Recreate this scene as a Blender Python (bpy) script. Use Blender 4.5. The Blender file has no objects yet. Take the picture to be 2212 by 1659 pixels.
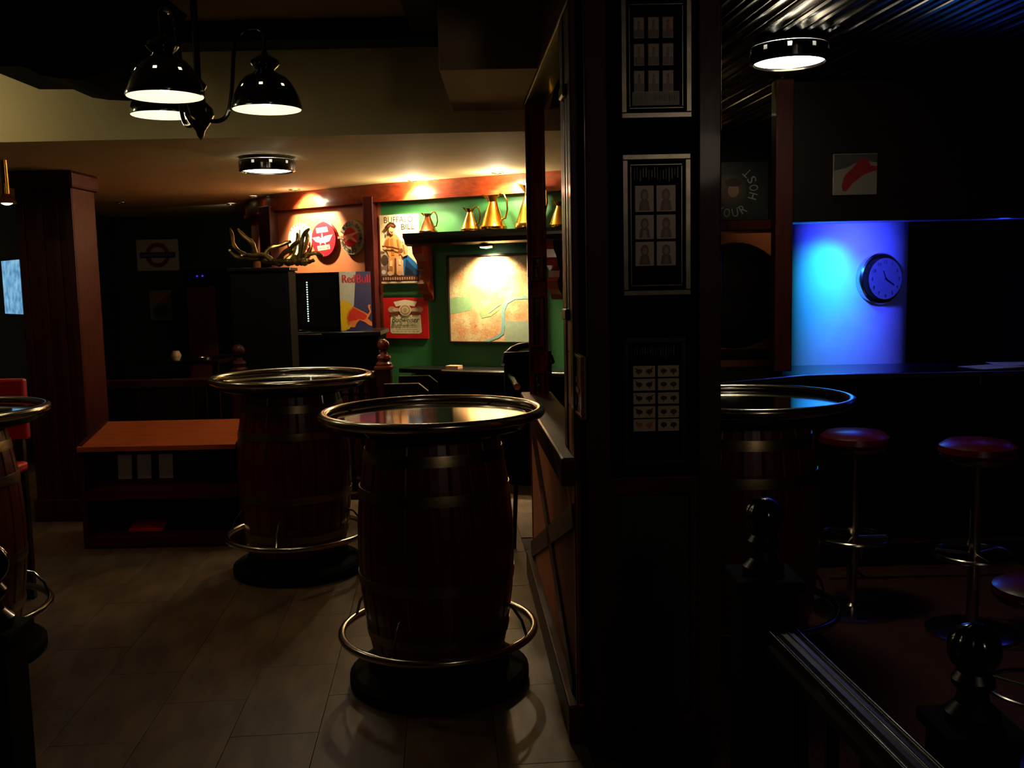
import bpy, bmesh, math, random
from mathutils import Vector, Matrix
random.seed(7)
PI = math.pi
C = bpy.context.scene.collection
sc = bpy.context.scene
# ------------------------------------------------------------------ camera
PITCH, ROLL, FPX, EYE = math.radians(6.2), math.radians(1.2), 2100.0, 1.65
F_ = Vector((0, math.cos(PITCH), -math.sin(PITCH)))
R0, U0 = Vector((1, 0, 0)), Vector((0, math.sin(PITCH), math.cos(PITCH)))
U_ = U0*math.cos(ROLL) + R0*math.sin(ROLL)
R_ = R0*math.cos(ROLL) - U0*math.sin(ROLL)
cd = bpy.data.cameras.new('camera'); cam = bpy.data.objects.new('camera', cd); C.objects.link(cam)
cd.sensor_width = 36; cd.lens = FPX/2212*36; cd.clip_start = .05
m = Matrix((R_, U_, -F_)).transposed().to_4x4(); m.translation = (0, 0, EYE)
cam.matrix_world = m; sc.camera = cam
# ------------------------------------------------------------------ world, exposure
w = bpy.data.worlds.new('world'); sc.world = w; w.use_nodes = True
w.node_tree.nodes['Background'].inputs[0].default_value = (.10, .10, .14, 1)
w.node_tree.nodes['Background'].inputs[1].default_value = 0.0
sc.view_settings.view_transform = 'Standard'; sc.view_settings.look = 'None'
sc.view_settings.exposure = 0.0; sc.view_settings.gamma = 1; sc.view_settings.use_curve_mapping = False
WARM = (1, .83, .53); WARM2 = (1, .72, .36)
E_BULB = 1.05        # each shaded bulb
E_DRUM = 2.0        # ceiling drum lamps
E_SCONCE = 24.0     # globe lamp by the bar, outside the frame on the left
E_SPOT = 26.0       # cornice downlights
E_BLUE = 16.0
def light(kind, name, loc, energy, color, size=.03, rot=None, parent=None, spot=None, blend=.6):
    d = bpy.data.lights.new(name, kind); d.energy = energy; d.color = color
    if kind in ('POINT', 'SPOT'): d.shadow_soft_size = size
    if kind == 'SPOT': d.spot_size = math.radians(spot); d.spot_blend = blend
    o = bpy.data.objects.new(name, d); C.objects.link(o); o.location = loc
    if rot is not None: o.rotation_euler = Vector(rot).to_track_quat('-Z', 'Y').to_euler()
    if parent: o.parent = parent
    return o
light('POINT', 'rear_bar_light', (1.4, -.7, 2.5), 17, (1, .78, .6), .2)  # added fill lamp behind the camera, lifts the pillar and table fronts
# ------------------------------------------------------------------ pixel -> point on a real plane
EYEV = Vector((0, 0, EYE))
def ray(px, py): return F_ + R_*((px-1106)/FPX) + U_*((829.5-py)/FPX)
def hz(px, py, z): d = ray(px, py); return EYEV + d*((z-EYE)/d.z)
def hy(px, py, y): d = ray(px, py); return EYEV + d*(y/d.y)
# ------------------------------------------------------------------ materials
def lin(c): return tuple((v/255/12.92 if v/255 <= .04045 else ((v/255+.055)/1.055)**2.4) for v in c)
def mat(name, rgb, rough=.5, metal=0, nscale=0, namt=.3, bump=0, coat=0, spec=.5, stretch=(1, 1, 1), rgb2=None, emit=None, estr=0):
    m = bpy.data.materials.new(name); m.use_nodes = True; nt = m.node_tree; b = nt.nodes['Principled BSDF']
    c = lin(rgb); b.inputs['Base Color'].default_value = (*c, 1)
    b.inputs['Roughness'].default_value = rough; b.inputs['Metallic'].default_value = metal
    b.inputs['Specular IOR Level'].default_value = spec
    b.inputs['Coat Weight'].default_value = coat; b.inputs['Coat Roughness'].default_value = .08
    if emit: b.inputs['Emission Color'].default_value = (*emit, 1); b.inputs['Emission Strength'].default_value = estr
    if nscale:
        tc = nt.nodes.new('ShaderNodeTexCoord'); mp = nt.nodes.new('ShaderNodeMapping'); mp.inputs['Scale'].default_value = stretch
        n = nt.nodes.new('ShaderNodeTexNoise'); n.inputs['Scale'].default_value = nscale; n.inputs['Detail'].default_value = 6
        nt.links.new(tc.outputs['Object'], mp.inputs[0]); nt.links.new(mp.outputs[0], n.inputs['Vector'])
        r = nt.nodes.new('ShaderNodeValToRGB'); nt.links.new(n.outputs['Fac'], r.inputs[0])
        c2 = lin(rgb2) if rgb2 else tuple(v*(1-namt) for v in c)
        r.color_ramp.elements[0].position = .32; r.color_ramp.elements[1].position = .68
        r.color_ramp.elements[0].color = (*c2, 1); r.color_ramp.elements[1].color = (*c, 1)
        nt.links.new(r.outputs[0], b.inputs['Base Color'])
        if bump:
            bp = nt.nodes.new('ShaderNodeBump'); bp.inputs['Strength'].default_value = bump; bp.inputs['Distance'].default_value = .01
            nt.links.new(n.outputs['Fac'], bp.inputs['Height']); nt.links.new(bp.outputs[0], b.inputs['Normal'])
    return m
M = dict(
    gloss=mat('varnished_wood', (150, 58, 32), .16, nscale=9, namt=.5, stretch=(5, 5, .6), coat=.8),
    wood=mat('dark_red_wood', (70, 21, 16), .5, spec=.25, nscale=9, namt=.5, stretch=(5, 5, .6), coat=.06, bump=.05),
    woodh=mat('dark_red_wood_long', (78, 24, 18), .48, spec=.25, nscale=9, namt=.5, stretch=(.6, 5, 5), coat=.08, bump=.05),
    mahog=mat('mahogany', (150, 58, 26), .28, nscale=7, namt=.45, stretch=(1, 4, 5), coat=.4),
    black=mat('black_lacquer', (9, 8, 8), .3, coat=.25, nscale=6, namt=.3),
    blackw=mat('black_stained_wood', (24, 14, 12), .4, spec=.3, coat=.12, nscale=8, namt=.4, stretch=(4, 4, .7)),
    iron=mat('black_enamel', (14, 11, 10), .18, coat=.8, nscale=5, namt=.2),
    white=mat('white_enamel', (235, 228, 210), .5, nscale=4, namt=.04),
    steel=mat('brushed_rail_metal', (205, 196, 172), .2, metal=1, nscale=30, namt=.12, stretch=(1, 1, 6)),
    hoop=mat('hoop_metal', (150, 132, 98), .36, metal=1, nscale=14, namt=.35, stretch=(1, 1, 6)),
    brass=mat('brass', (214, 150, 52), .2, metal=1, nscale=18, namt=.25),
    copper=mat('copper', (224, 156, 104), .25, metal=1, nscale=18, namt=.25),
    glasstop=mat('dark_glass_top', (5, 6, 6), .04, coat=1, spec=.9, nscale=3, namt=.2),
    stave=mat('barrel_stave_wood', (100, 24, 16), .38, nscale=6, namt=.55, stretch=(8, 8, .6), coat=.3, bump=.08),
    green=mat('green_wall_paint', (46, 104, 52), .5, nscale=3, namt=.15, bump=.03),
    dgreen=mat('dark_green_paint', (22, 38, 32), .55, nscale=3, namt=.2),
    orange=mat('terracotta_wall_paint', (190, 108, 62), .6, nscale=4, namt=.18, bump=.04),
    cream=mat('cream_ceiling_paint', (206, 186, 132), .8, nscale=5, namt=.1, bump=.05),
    cream2=mat('beige_ceiling_paint', (172, 148, 118), .8, nscale=5, namt=.1, bump=.05),
    dark=mat('dark_backing', (11, 9, 9), .85, spec=.15, nscale=5, namt=.3),
    darkblue=mat('dark_navy_paint', (18, 18, 30), .5, nscale=5, namt=.3),
    tile=mat('floor_tile_stone', (120, 97, 72), .42, nscale=3.2, stretch=(3.2, 1, 1), rgb2=(82, 60, 44), bump=.12),
    grout=mat('floor_grout', (56, 42, 32), .8, nscale=30, namt=.3),
    carpet=mat('red_brown_carpet', (84, 40, 30), .95, nscale=60, namt=.5, bump=.5),
    leather=mat('red_leather', (104, 18, 26), .32, nscale=25, namt=.25, bump=.1, coat=.2),
    redp=mat('red_card', (200, 34, 28), .45, nscale=9, namt=.15),
    ctop=mat('orange_varnished_wood', (186, 84, 34), .38, nscale=7, namt=.3, stretch=(.7, 5, 5), coat=.15),
    tin=mat('glossy_tin_ceiling', (44, 44, 50), .22, metal=1, nscale=10, namt=.3),
    plaster=mat('pale_plaster', (196, 204, 214), .6, nscale=8, namt=.08, bump=.05),
    bulb=mat('lit_frosted_glass', (255, 250, 235), .5, emit=(1, .93, .74), estr=11, nscale=3, namt=.02),
    led=mat('white_led', (255, 255, 255), .5, emit=(.7, 1, .9), estr=1.2, nscale=3, namt=.02),
    blueled=mat('blue_led', (60, 80, 255), .5, emit=(.06, .10, 1), estr=2.5, nscale=3, namt=.02),
    blueled2=mat('small_blue_led', (60, 80, 255), .5, emit=(.03, .03, 1), estr=1.0, nscale=3, namt=.02),
    gilt=mat('dull_gilt', (168, 142, 76), .3, metal=.85, nscale=12, namt=.6, rgb2=(60, 46, 24)),
    pewter=mat('pewter_frame', (110, 106, 90), .28, metal=.9, nscale=16, namt=.4),
    glass=mat('greenish_pane', (120, 150, 112), .4, spec=.6, coat=.3, nscale=3, namt=.25),
    paper=mat('white_paper', (222, 214, 208), .7, nscale=12, namt=.08),
)
gl = bpy.data.materials.new('clear_glass'); gl.use_nodes = True; b = gl.node_tree.nodes['Principled BSDF']
b.inputs['Transmission Weight'].default_value = 1; b.inputs['Roughness'].default_value = .03; b.inputs['IOR'].default_value = 1.12
M['clear'] = gl
_pc = {}
def pc(rgb, rough=.4):
    k = (tuple(rgb), rough)
    if k not in _pc: _pc[k] = mat('print_ink', rgb, rough, nscale=35, namt=.12)
    return _pc[k]
# ------------------------------------------------------------------ mesh builder
class MB:
    def __init__(s): s.v = []; s.f = []; s.sm = []; s.mi = []; s.mats = []
    def mid(s, m):
        if m not in s.mats: s.mats.append(m)
        return s.mats.index(m)
    def add(s, vs, fs, smooth=False, m=0, T=None):
        o = len(s.v)
        for v in vs:
            v = Vector(v)
            s.v.append(T @ v if T else v)
        for f in fs: s.f.append([i+o for i in f]); s.sm.append(smooth); s.mi.append(m)
        return s
    def box(s, x0, x1, y0, y1, z0, z1, c=0, m=0, T=None):
        if c:
            bm = bmesh.new(); r = bmesh.ops.create_cube(bm, size=1)
            for v in bm.verts: v.co = ((x0+x1)/2+v.co.x*(x1-x0), (y0+y1)/2+v.co.y*(y1-y0), (z0+z1)/2+v.co.z*(z1-z0))
            bmesh.ops.bevel(bm, geom=list(bm.edges), offset=c, segments=2, affect='EDGES', profile=.5)
            bm.verts.index_update(); vs = [v.co.copy() for v in bm.verts]; fs = [[v.index for v in f.verts] for f in bm.faces]; bm.free()
            return s.add(vs, fs, False, m, T)
        vs = [(x, y, z) for z in (z0, z1) for y in (y0, y1) for x in (x0, x1)]
        return s.add(vs, [(0, 2, 3, 1), (4, 5, 7, 6), (0, 1, 5, 4), (2, 6, 7, 3), (0, 4, 6, 2), (1, 3, 7, 5)], False, m, T)
    def lathe(s, prof, n=32, T=None, m=0, a0=0, a1=2*PI, skip=None, smooth=True):
        full = abs(a1-a0-2*PI) < 1e-6; k = n if full else n+1
        vs = [(r*math.cos(a0+(a1-a0)*j/n), r*math.sin(a0+(a1-a0)*j/n), z) for (r, z) in prof for j in range(k)]
        fs = []
        for i in range(len(prof)-1):
            for j in range(n):
                if skip and skip(i, j): continue
                j2 = (j+1) % k
                fs.append((i*k+j, i*k+j2, (i+1)*k+j2, (i+1)*k+j))
        return s.add(vs, fs, smooth, m, T)
    def tube(s, pts, r, n=10, closed=False, m=0, T=None, caps=True):
        pts = [Vector(p) for p in pts]; N = len(pts); rr = r if isinstance(r, (list, tuple)) else [r]*N
        vs = []; up = None
        for i, p in enumerate(pts):
            t = (pts[(i+1) % N]-pts[i-1]) if closed else (pts[min(i+1, N-1)]-pts[max(i-1, 0)])
            t.normalize()
            if up is None: up = Vector((0, 0, 1)) if abs(t.z) < .9 else Vector((1, 0, 0))
            a = t.cross(up)
            if a.length < 1e-4: a = t.orthogonal()
            a.normalize(); b_ = a.cross(t); b_.normalize(); up = b_
            for j in range(n):
                q = 2*PI*j/n; vs.append(p + a*(rr[i]*math.cos(q)) + b_*(rr[i]*math.sin(q)))
        fs = []
        for i in range(N if closed else N-1):
            i2 = (i+1) % N
            for j in range(n): fs.append((i*n+j, i*n+(j+1) % n, i2*n+(j+1) % n, i2*n+j))
        if not closed and caps: fs += [tuple(range(n-1, -1, -1)), tuple((N-1)*n+j for j in range(n))]
        return s.add(vs, fs, True, m, T)
    def prism(s, poly, d0, d1, axis='y', m=0, T=None):
        # poly is 2D; axis is the extrusion axis
        def P(a, b_, d): return {'y': (a, d, b_), 'x': (d, a, b_), 'z': (a, b_, d)}[axis]
        n = len(poly); vs = [P(a, b_, d0) for a, b_ in poly] + [P(a, b_, d1) for a, b_ in poly]
        fs = [tuple(range(n-1, -1, -1)), tuple(range(n, 2*n))] + [(i, (i+1) % n, n+(i+1) % n, n+i) for i in range(n)]
        return s.add(vs, fs, False, m, T)
    def ball(s, c, r, n=16, m=0, sc_=(1, 1, 1), T=None):
        prof = [(r*math.sin(PI*i/(n//2)), -r*math.cos(PI*i/(n//2))) for i in range(n//2+1)]
        Tm = Matrix.Translation(c) @ Matrix.Diagonal((*sc_, 1))
        return s.lathe(prof, n, (T @ Tm) if T else Tm, m)
    def build(s, name, mt, parent=None, loc=None, mat2=None):
        me = bpy.data.meshes.new(name); me.from_pydata([tuple(v) for v in s.v], [], s.f)
        ms = mt if isinstance(mt, (list, tuple)) else [mt]
        for q in ms: me.materials.append(q)
        me.polygons.foreach_set('use_smooth', s.sm); me.polygons.foreach_set('material_index', s.mi)
        bm = bmesh.new(); bm.from_mesh(me); bmesh.ops.remove_doubles(bm, verts=bm.verts, dist=1e-6)
        if not getattr(s, 'flat', False): bmesh.ops.recalc_face_normals(bm, faces=bm.faces)
        for e_ in bm.edges:
            if len(e_.link_faces) == 2 and e_.calc_face_angle(0) > .55: e_.smooth = False
        bm.to_mesh(me); bm.free()
        o = bpy.data.objects.new(name, me); C.objects.link(o)
        if parent: o.parent = parent
        if loc is not None: o.location = loc
        return o
def struct(o): o['kind'] = 'structure'; return o
def tag(o, label=None, cat=None, group=None):
    if label: o['label'] = label
    if cat: o['category'] = cat
    if group: o['group'] = group
    return o
def thing(name, label, cat, loc=(0, 0, 0), rz=0, group=None):
    o = bpy.data.objects.new(name, None); C.objects.link(o); o.location = loc; o.rotation_euler = (0, 0, rz); o.empty_display_size = .05
    return tag(o, label, cat, group)
def dup(root, loc, rz=0, label=None):
    def cp(o, p):
        c = o.copy(); C.objects.link(c); c.parent = p
        for ch in list(o.children): cp(ch, c)
        return c
    kids = list(root.children)
    r = root.copy(); C.objects.link(r); r.location = loc; r.rotation_euler = (0, 0, rz)
    for ch in kids: cp(ch, r)
    if label: r['label'] = label
    return r
def copy_part(o, rot_z, parent=None):
    c = o.copy(); C.objects.link(c); c.parent = parent or o.parent; c.rotation_euler = (0, 0, rot_z); return c
def circ(R, n=64, z=0, cx=0, cy=0): return [(cx+R*math.cos(2*PI*i/n), cy+R*math.sin(2*PI*i/n), z) for i in range(n)]
# ------------------------------------------------------------------ a wall's own frame: u along it, v into it, z up
class Wall:
    def __init__(s, a, b_):
        s.a = Vector((*a, 0)); d = Vector((*b_, 0))-s.a; s.len = d.length; s.d = d.normalized()
        s.n = Vector((s.d.y, -s.d.x, 0)); s.rz = math.atan2(s.d.y, s.d.x)
    def hit(s, px, py, off=0):
        r = ray(px, py); p0 = s.a + s.n*off; t = (p0-EYEV).dot(s.n)/r.dot(s.n); p = EYEV+r*t
        return (p-s.a).dot(s.d), p.z
    def pt(s, u, z, off=0): p = s.a+s.d*u+s.n*off; return Vector((p.x, p.y, z))
    def rect(s, x0, y0, x1, y1, off=0):
        # centre height, width and height of an upright rectangle seen between these pixels
        ym, xm = (y0+y1)/2, (x0+x1)/2
        u0 = s.hit(x0, ym, off)[0]; u1 = s.hit(x1, ym, off)[0]; z0 = s.hit(xm, y1, off)[1]; z1 = s.hit(xm, y0, off)[1]
        return (u0+u1)/2, (z0+z1)/2, u1-u0, z1-z0
# ------------------------------------------------------------------ flat print: ink shapes laid on a board
def text_tris(txt):
    cu = bpy.data.curves.new('t', 'FONT'); cu.body = txt; cu.size = 1; cu.resolution_u = 3
    o = bpy.data.objects.new('t', cu); C.objects.link(o); bpy.context.view_layer.update()
    me = bpy.data.meshes.new_from_object(o.evaluated_get(bpy.context.evaluated_depsgraph_get()))
    vs = [v.co.copy() for v in me.vertices]; fs = [tuple(p.vertices) for p in me.polygons]
    bpy.data.objects.remove(o); bpy.data.meshes.remove(me)
    return vs, fs
class Art:
    """shapes given in the sheet's own coordinates: 0..W to the right, 0..H downwards"""
    def __init__(s, w, h, W, H, y0=-.0012):
        s.mb = MB(); s.mb.flat = True; s.w, s.h, s.W, s.H = w, h, W, H; s.y = y0; s.ms = []
    def P(s, x, y): return ((x/s.W-.5)*s.w, s.y, (.5-y/s.H)*s.h)
    def m(s, c):
        mm = c if not isinstance(c, tuple) else pc(c)
        if mm not in s.ms: s.ms.append(mm)
        return s.ms.index(mm)
    def poly(s, pts, c):
        s.y -= .0004
        ar = sum(pts[i][0]*pts[(i+1) % len(pts)][1]-pts[(i+1) % len(pts)][0]*pts[i][1] for i in range(len(pts)))
        if ar > 0: pts = pts[::-1]
        s.mb.add([s.P(*p) for p in pts], [tuple(range(len(pts)))], False, s.m(c)); return s
    def rect(s, x0, y0, x1, y1, c): return s.poly([(x0, y0), (x1, y0), (x1, y1), (x0, y1)], c)
    def ell(s, cx, cy, rx, ry, c, n=28): return s.poly([(cx+rx*math.cos(2*PI*i/n), cy+ry*math.sin(2*PI*i/n)) for i in range(n)], c)
    def text(s, t, cx, cy, hgt, c, width=None, rot=0, bold=0, shear=0):
        vs, fs = text_tris(t)
        x0 = min(v.x for v in vs); x1 = max(v.x for v in vs); y0 = min(v.y for v in vs); y1 = max(v.y for v in vs)
        k = hgt/(y1-y0); kx = (width/(x1-x0)) if width else k*(s.W/s.w)/(s.H/s.h)
        for dx in ((0,) if not bold else (-bold, 0, bold)):
            s.y -= .0004; pts = []
            for v in vs:
                X = (v.x-(x0+x1)/2)*kx+dx+shear*(v.y-(y0+y1)/2)*k; Y = -(v.y-(y0+y1)/2)*k
                pts.append(s.P(cx+X*math.cos(rot)-Y*math.sin(rot), cy+X*math.sin(rot)+Y*math.cos(rot)))
            s.mb.add(pts, fs, False, s.m(c))
        return s
    def build(s, name, parent, loc=(0, 0, 0)): return s.mb.build(name, s.ms, parent, loc)
def on_wall(W, name, label, cat, x0, y0, x1, y1, th=.012, group=None, off=0):
    u, z, w_, h_ = W.rect(x0, y0, x1, y1, off+th)
    p = W.pt(u, z, off+th)
    return thing(name, label, cat, p, W.rz, group), w_, h_
# ================================================================== SETTING
LOW, HIGH, RCEIL = 2.45, 3.02, 2.66
# floor with single tiles
fl = struct(MB().box(-4.7, .55, -1.6, 11.7, -.12, -.006).build('floor', M['grout']))
tb = MB().box(-.1605, .1605, -.322, .322, -.008, .0, c=.001)
t0 = None; ga = math.radians(4.2)
for i in range(-14, 6):
    for j in range(-2, 14):
        lx, ly = (i+.5)*.323, j*.646 + (.323 if i % 2 else 0)
        x = -.74 + lx*math.cos(ga) - ly*math.sin(ga); y = 3.43 + lx*math.sin(ga) + ly*math.cos(ga)
        if not (-4.55 < x < .36 - .0) or y > 10.9 or y < 2.4 or x > (.36-.06*(y-3.4)): continue
        if t0 is None: t = t0 = tb.build('tile', M['tile'], fl)
        else: t = t0.copy(); C.objects.link(t); t.parent = fl
        t.location = (x, y, 0); t.rotation_euler = (random.uniform(-.0012, .0012), random.uniform(-.0012, .0012), ga + (PI if random.random() < .5 else 0))
struct(MB().box(.55, 4.7, -1.6, 8.1, -.12, -.001).build('floor', M['carpet']))
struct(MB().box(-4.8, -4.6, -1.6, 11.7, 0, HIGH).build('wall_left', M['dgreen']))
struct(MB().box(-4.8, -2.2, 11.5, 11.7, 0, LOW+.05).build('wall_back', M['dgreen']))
struct(MB().box(4.6, 4.8, -1.6, 8.1, 0, HIGH).build('wall_right', M['darkblue']))
struct(MB().box(-4.8, 4.8, -1.8, -1.6, 0, HIGH).build('wall_front', M['dark']))
struct(MB().box(1.5, 4.8, 8.0, 8.2, 0, HIGH).build('wall_bar', M['dark']))
# ceilings
struct(MB().box(-4.8, .25, -1.8, 5.55, HIGH, HIGH+.1).build('ceiling', M['cream2']))
struct(MB().box(-4.8, 1.2, 5.55, 11.7, LOW, LOW+.1).build('ceiling_low', M['cream']))
struct(MB().box(-4.8, .6, 5.45, 5.55, LOW, HIGH+.1).build('wall_bulkhead', M['cream']))
rc = struct(MB().box(.25, 4.8, -1.8, 8.1, RCEIL+.02, RCEIL+.14).build('ceiling_right', M['darkblue']))
# ribbed tin ceiling strips, running with the room
sl = MB(); prof = [(-.049, 0), (-.043, -.012), (-.030, -.017), (-.018, -.010), (0, -.006), (.018, -.010), (.030, -.017), (.043, -.012), (.049, 0)]
sl.prism(prof[::-1], -4.7, 4.7, 'y'); sl.sm = [False, False]+[True]*(len(sl.f)-2)
s0 = None; ra = math.radians(6)
for i in range(46):
    if s0 is None: s = s0 = sl.build('slat', M['tin'], rc)
    else: s = s0.copy(); C.objects.link(s); s.parent = rc
    s.location = (.62+i*.1, 3.2, RCEIL+.018); s.rotation_euler = (0, 0, ra)
# timber beams on the high ceiling
bx = hy(962, 60, 5.3).x
zb = hy(700, 92, 5.3).z
struct(MB().box(-4.5, bx, 5.25, 5.45, zb, HIGH, c=.008).build('trim_1', M['blackw']))
struct(MB().box(bx-.17, bx, 2.0, 5.25, zb+.02, HIGH, c=.008).build('trim_2', M['blackw']))
p = hy(1050, 150, 4.4)
struct(MB().box(bx+.02, .24, 4.4, 5.45, p.z, HIGH, c=.004).build('trim_3', M['cream2']))
# far curved wall: green section then terracotta section
K = 1.143
GW = Wall((-1.065, 8.21), (1.1, 7.205))
struct(MB().box(0, GW.len, 0, .12, 0, LOW).build('wall_green', M['green'])); g = bpy.data.objects['wall_green']; g.location = GW.a; g.rotation_euler = (0, 0, GW.rz)
pts = [(-1.065, 8.21), (-1.58, 8.58), (-2.1, 8.95), (-2.34, 9.35), (-2.59, 9.9), (-2.75, 10.6), (-2.8, 11.5)]
def strip_wall(path, z0, z1, th, name, m, out=0):
    mb = MB(); n = len(path); V = [Vector(q) for q in path]
    def nrm(i):
        a = V[max(i-1, 0)]; b_ = V[min(i+1, n-1)]; d = (b_-a).normalized(); return Vector((-d.y, d.x))
    vs = []
    for i in range(n):
        q = nrm(i); a = V[i]+q*out; b_ = V[i]-q*th
        # q points into the room or away, decided below
        vs += [(a.x, a.y, z0), (a.x, a.y, z1), (b_.x, b_.y, z0), (b_.x, b_.y, z1)]
    fs = []
    for i in range(n-1):
        o = i*4; p_ = o+4
        fs += [(o, p_, p_+1, o+1), (o+2, o+3, p_+3, p_+2), (o+1, p_+1, p_+3, o+3), (o, o+2, p_+2, p_)]
    fs += [(0, 1, 3, 2), (n*4-4, n*4-2, n*4-1, n*4-3)]
    mb.add(vs, fs, True); return mb.build(name, m)
struct(strip_wall(pts, 0, LOW, .12, 'wall_terracotta', M['orange'], 0))
# mahogany cornice following the wall
zc = LOW-.135
path = [(1.05, 7.19)] + pts[0:6]
c1 = strip_wall(path, zc, LOW, .02, 'trim_4', M['mahog'], .05); struct(c1)
c1 = strip_wall(path, zc-.015, zc+.02, .02, 'trim_5', M['mahog'], .065); struct(c1)
# mahogany posts dividing the wall
def wall_post(W, x0, x1, y, name, th=.07, z0=0, z1=LOW-.1, m='wood'):
    u0 = W.hit(x0, y)[0]; u1 = W.hit(x1, y)[0]
    o = MB().box(u0, u1, -th, .02, z0, z1, c=.006).build(name, M[m]); o.location = W.a; o.rotation_euler = (0, 0, W.rz); return struct(o)
wall_post(GW, 797, 818, 560, 'trim_6')
o = MB().box(-.11, .11, -.08, .04, 0, LOW-.1, c=.006).build('trim_7', M['wood']); o.location = (-2.17, 9.03, 0); o.rotation_euler = (0, 0, math.radians(-50)); struct(o)
# wall between the two rooms, behind the pillar
MW = Wall((.52, 3.75), (.95, 7.25))
struct(MB().box(0, MW.len, -.05, .05, 0, HIGH).build('wall_middle', M['dark'])); g = bpy.data.objects['wall_middle']; g.location = MW.a; g.rotation_euler = (0, 0, MW.rz)
# bulkhead above the far part of the partition up to the middle wall
# ================================================================== PARTITION (timber frame)
PA = (.213, 3.30); PB = (.095, 5.30)
PW = Wall(PB, PA)            # seen from the left room: far end is u=0, near end u=len
part = bpy.data.objects.new('wall_partition', None); C.objects.link(part); part.location = PW.a; part.rotation_euler = (0, 0, PW.rz); struct(part)
L = PW.len
def pu(px, y): return PW.hit(px, y)[0]
def pb(name, u0, u1, z0, z1, v0, v1, m, c=.006): return MB().box(u0, u1, v0, v1, z0, z1, c=c).build(name, M[m], part)
uA, uB, uC = pu(1262, 450), pu(1220, 450), pu(1181, 450)
pb('baseboard', 0, L, .0, .14, -.035, .10, 'woodh')
pb('panel', 0, L, .14, .95, .0, .07, 'orange', 0)
pb('rail', 0, L, .93, 1.03, -.05, .12, 'woodh', .01)
pb('post', uB-.05, uB+.03, 1.03, 2.55, -.006, .10, 'wood')
q0, q1 = hy(1138, 500, 5.2).x, hy(1180, 500, 5.2).x
cpx = Vector(((q0+q1)/2, 5.25, 0))
o = MB().box(-(q1-q0)/2, (q1-q0)/2, -.05, .05, .0, HIGH, c=.006).box(-(q1-q0)/2, -(q1-q0)/2+.014, -.058, -.05, 1.03, 2.5, c=.003).box((q1-q0)/2-.014, (q1-q0)/2, -.058, -.05, 1.03, 2.5, c=.003).build('trim_10', M['gloss']); o.location = cpx; struct(o)
pb('post', L-.07, L, .14, HIGH, -.004, .11, 'wood')
pb('rail', 0, L, 2.55, 2.68, -.008, .11, 'woodh')
pb('panel', 0, L, 2.68, HIGH, .0, .08, 'wood', 0)
pb('panel', uB+.03, L-.07, 1.03, 1.50, .0, .07, 'orange', 0)
pb('panel', uB+.03, L-.07, 2.28, 2.55, .0, .07, 'wood', 0)
pb('moulding', uB+.03, L-.07, 1.50, 1.54, -.02, .06, 'blackw')
pb('moulding', uB+.03, L-.07, 2.26, 2.30, -.02, .06, 'blackw')
pb('glass_pane', uB+.06, L-.10, 1.54, 2.26, -.003, .02, 'glass', 0)
pb('moulding', uB+.03, uB+.06, 1.54, 2.26, -.006, .05, 'blackw')
pb('moulding', L-.10, L-.07, 1.54, 2.26, -.006, .05, 'blackw')
# crossed braces on the lower panel
def brace(u0, z0, u1, z1, w_=.085):
    d = Vector((u1-u0, 0, z1-z0)); n = Vector((-d.z, 0, d.x)).normalized()*w_/2
    q = [(u0+n.x, z0+n.z), (u1+n.x, z1+n.z), (u1-n.x, z1-n.z), (u0-n.x, z0-n.z)]
    MB().prism(q, -.012, .0, 'y').build('brace', M['wood'], part)
brace(.12, .92, L-.10, .16); brace(.06, .16, L-.03, .82)
# small pictures on the partition
def frame4(w_, h_, fw, th, name='frame', m=None, parent=None):
    mb = MB(); mb.box(-w_/2, w_/2, -th, 0, h_/2-fw, h_/2, c=.002).box(-w_/2, w_/2, -th, 0, -h_/2, -h_/2+fw, c=.002)
    mb.box(-w_/2, -w_/2+fw, -th, 0, -h_/2+fw, h_/2-fw, c=.002).box(w_/2-fw, w_/2, -th, 0, -h_/2+fw, h_/2-fw, c=.002)
    return mb.build(name, m or M['black'], parent)
def board(w_, h_, th, m, parent, name='board', y=0): return MB().box(-w_/2, w_/2, y, y+th, -h_/2, h_/2, c=.0015).build(name, m, parent)
PCW = Wall((-1, 5.2), (1, 5.2))
def small_picture(px0, py0, px1, py1, label, seed, off=0, W=PW):
    r = random.Random(seed)
    t, w_, h_ = on_wall(W, 'framed_picture', label, 'picture', px0, py0, px1, py1, .012, 'small pictures hung on the timber partition', off)
    board(w_, h_, .01, pc((120, 84, 60)), t)
    frame4(w_, h_, .012, .008, 'frame', M['mahog'], t)
    a = Art(w_-.024, h_-.024, 100, 100)
    for k in range(9): a.ell(r.uniform(25, 75), 15+k*9, r.uniform(8, 22), r.uniform(5, 11), r.choice([(60, 50, 40), (150, 120, 90), (90, 60, 44), (40, 42, 44), (176, 150, 120)]), 12)
    a.build('print', t)
small_picture(1229, 762, 1260, 890, 'upright oval portrait print on the terracotta panel nearest the pillar', 3, -.02)
small_picture(1147, 552, 1174, 606, 'small pale print high on the slim end post of the partition', 5, -.007, PCW)
small_picture(1148, 638, 1175, 750, 'tall dark print halfway up the slim end post of the partition', 6, -.007, PCW)
small_picture(1150, 802, 1177, 862, 'lowest small reddish print on the slim end post of the partition', 8, -.007, PCW)
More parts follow.
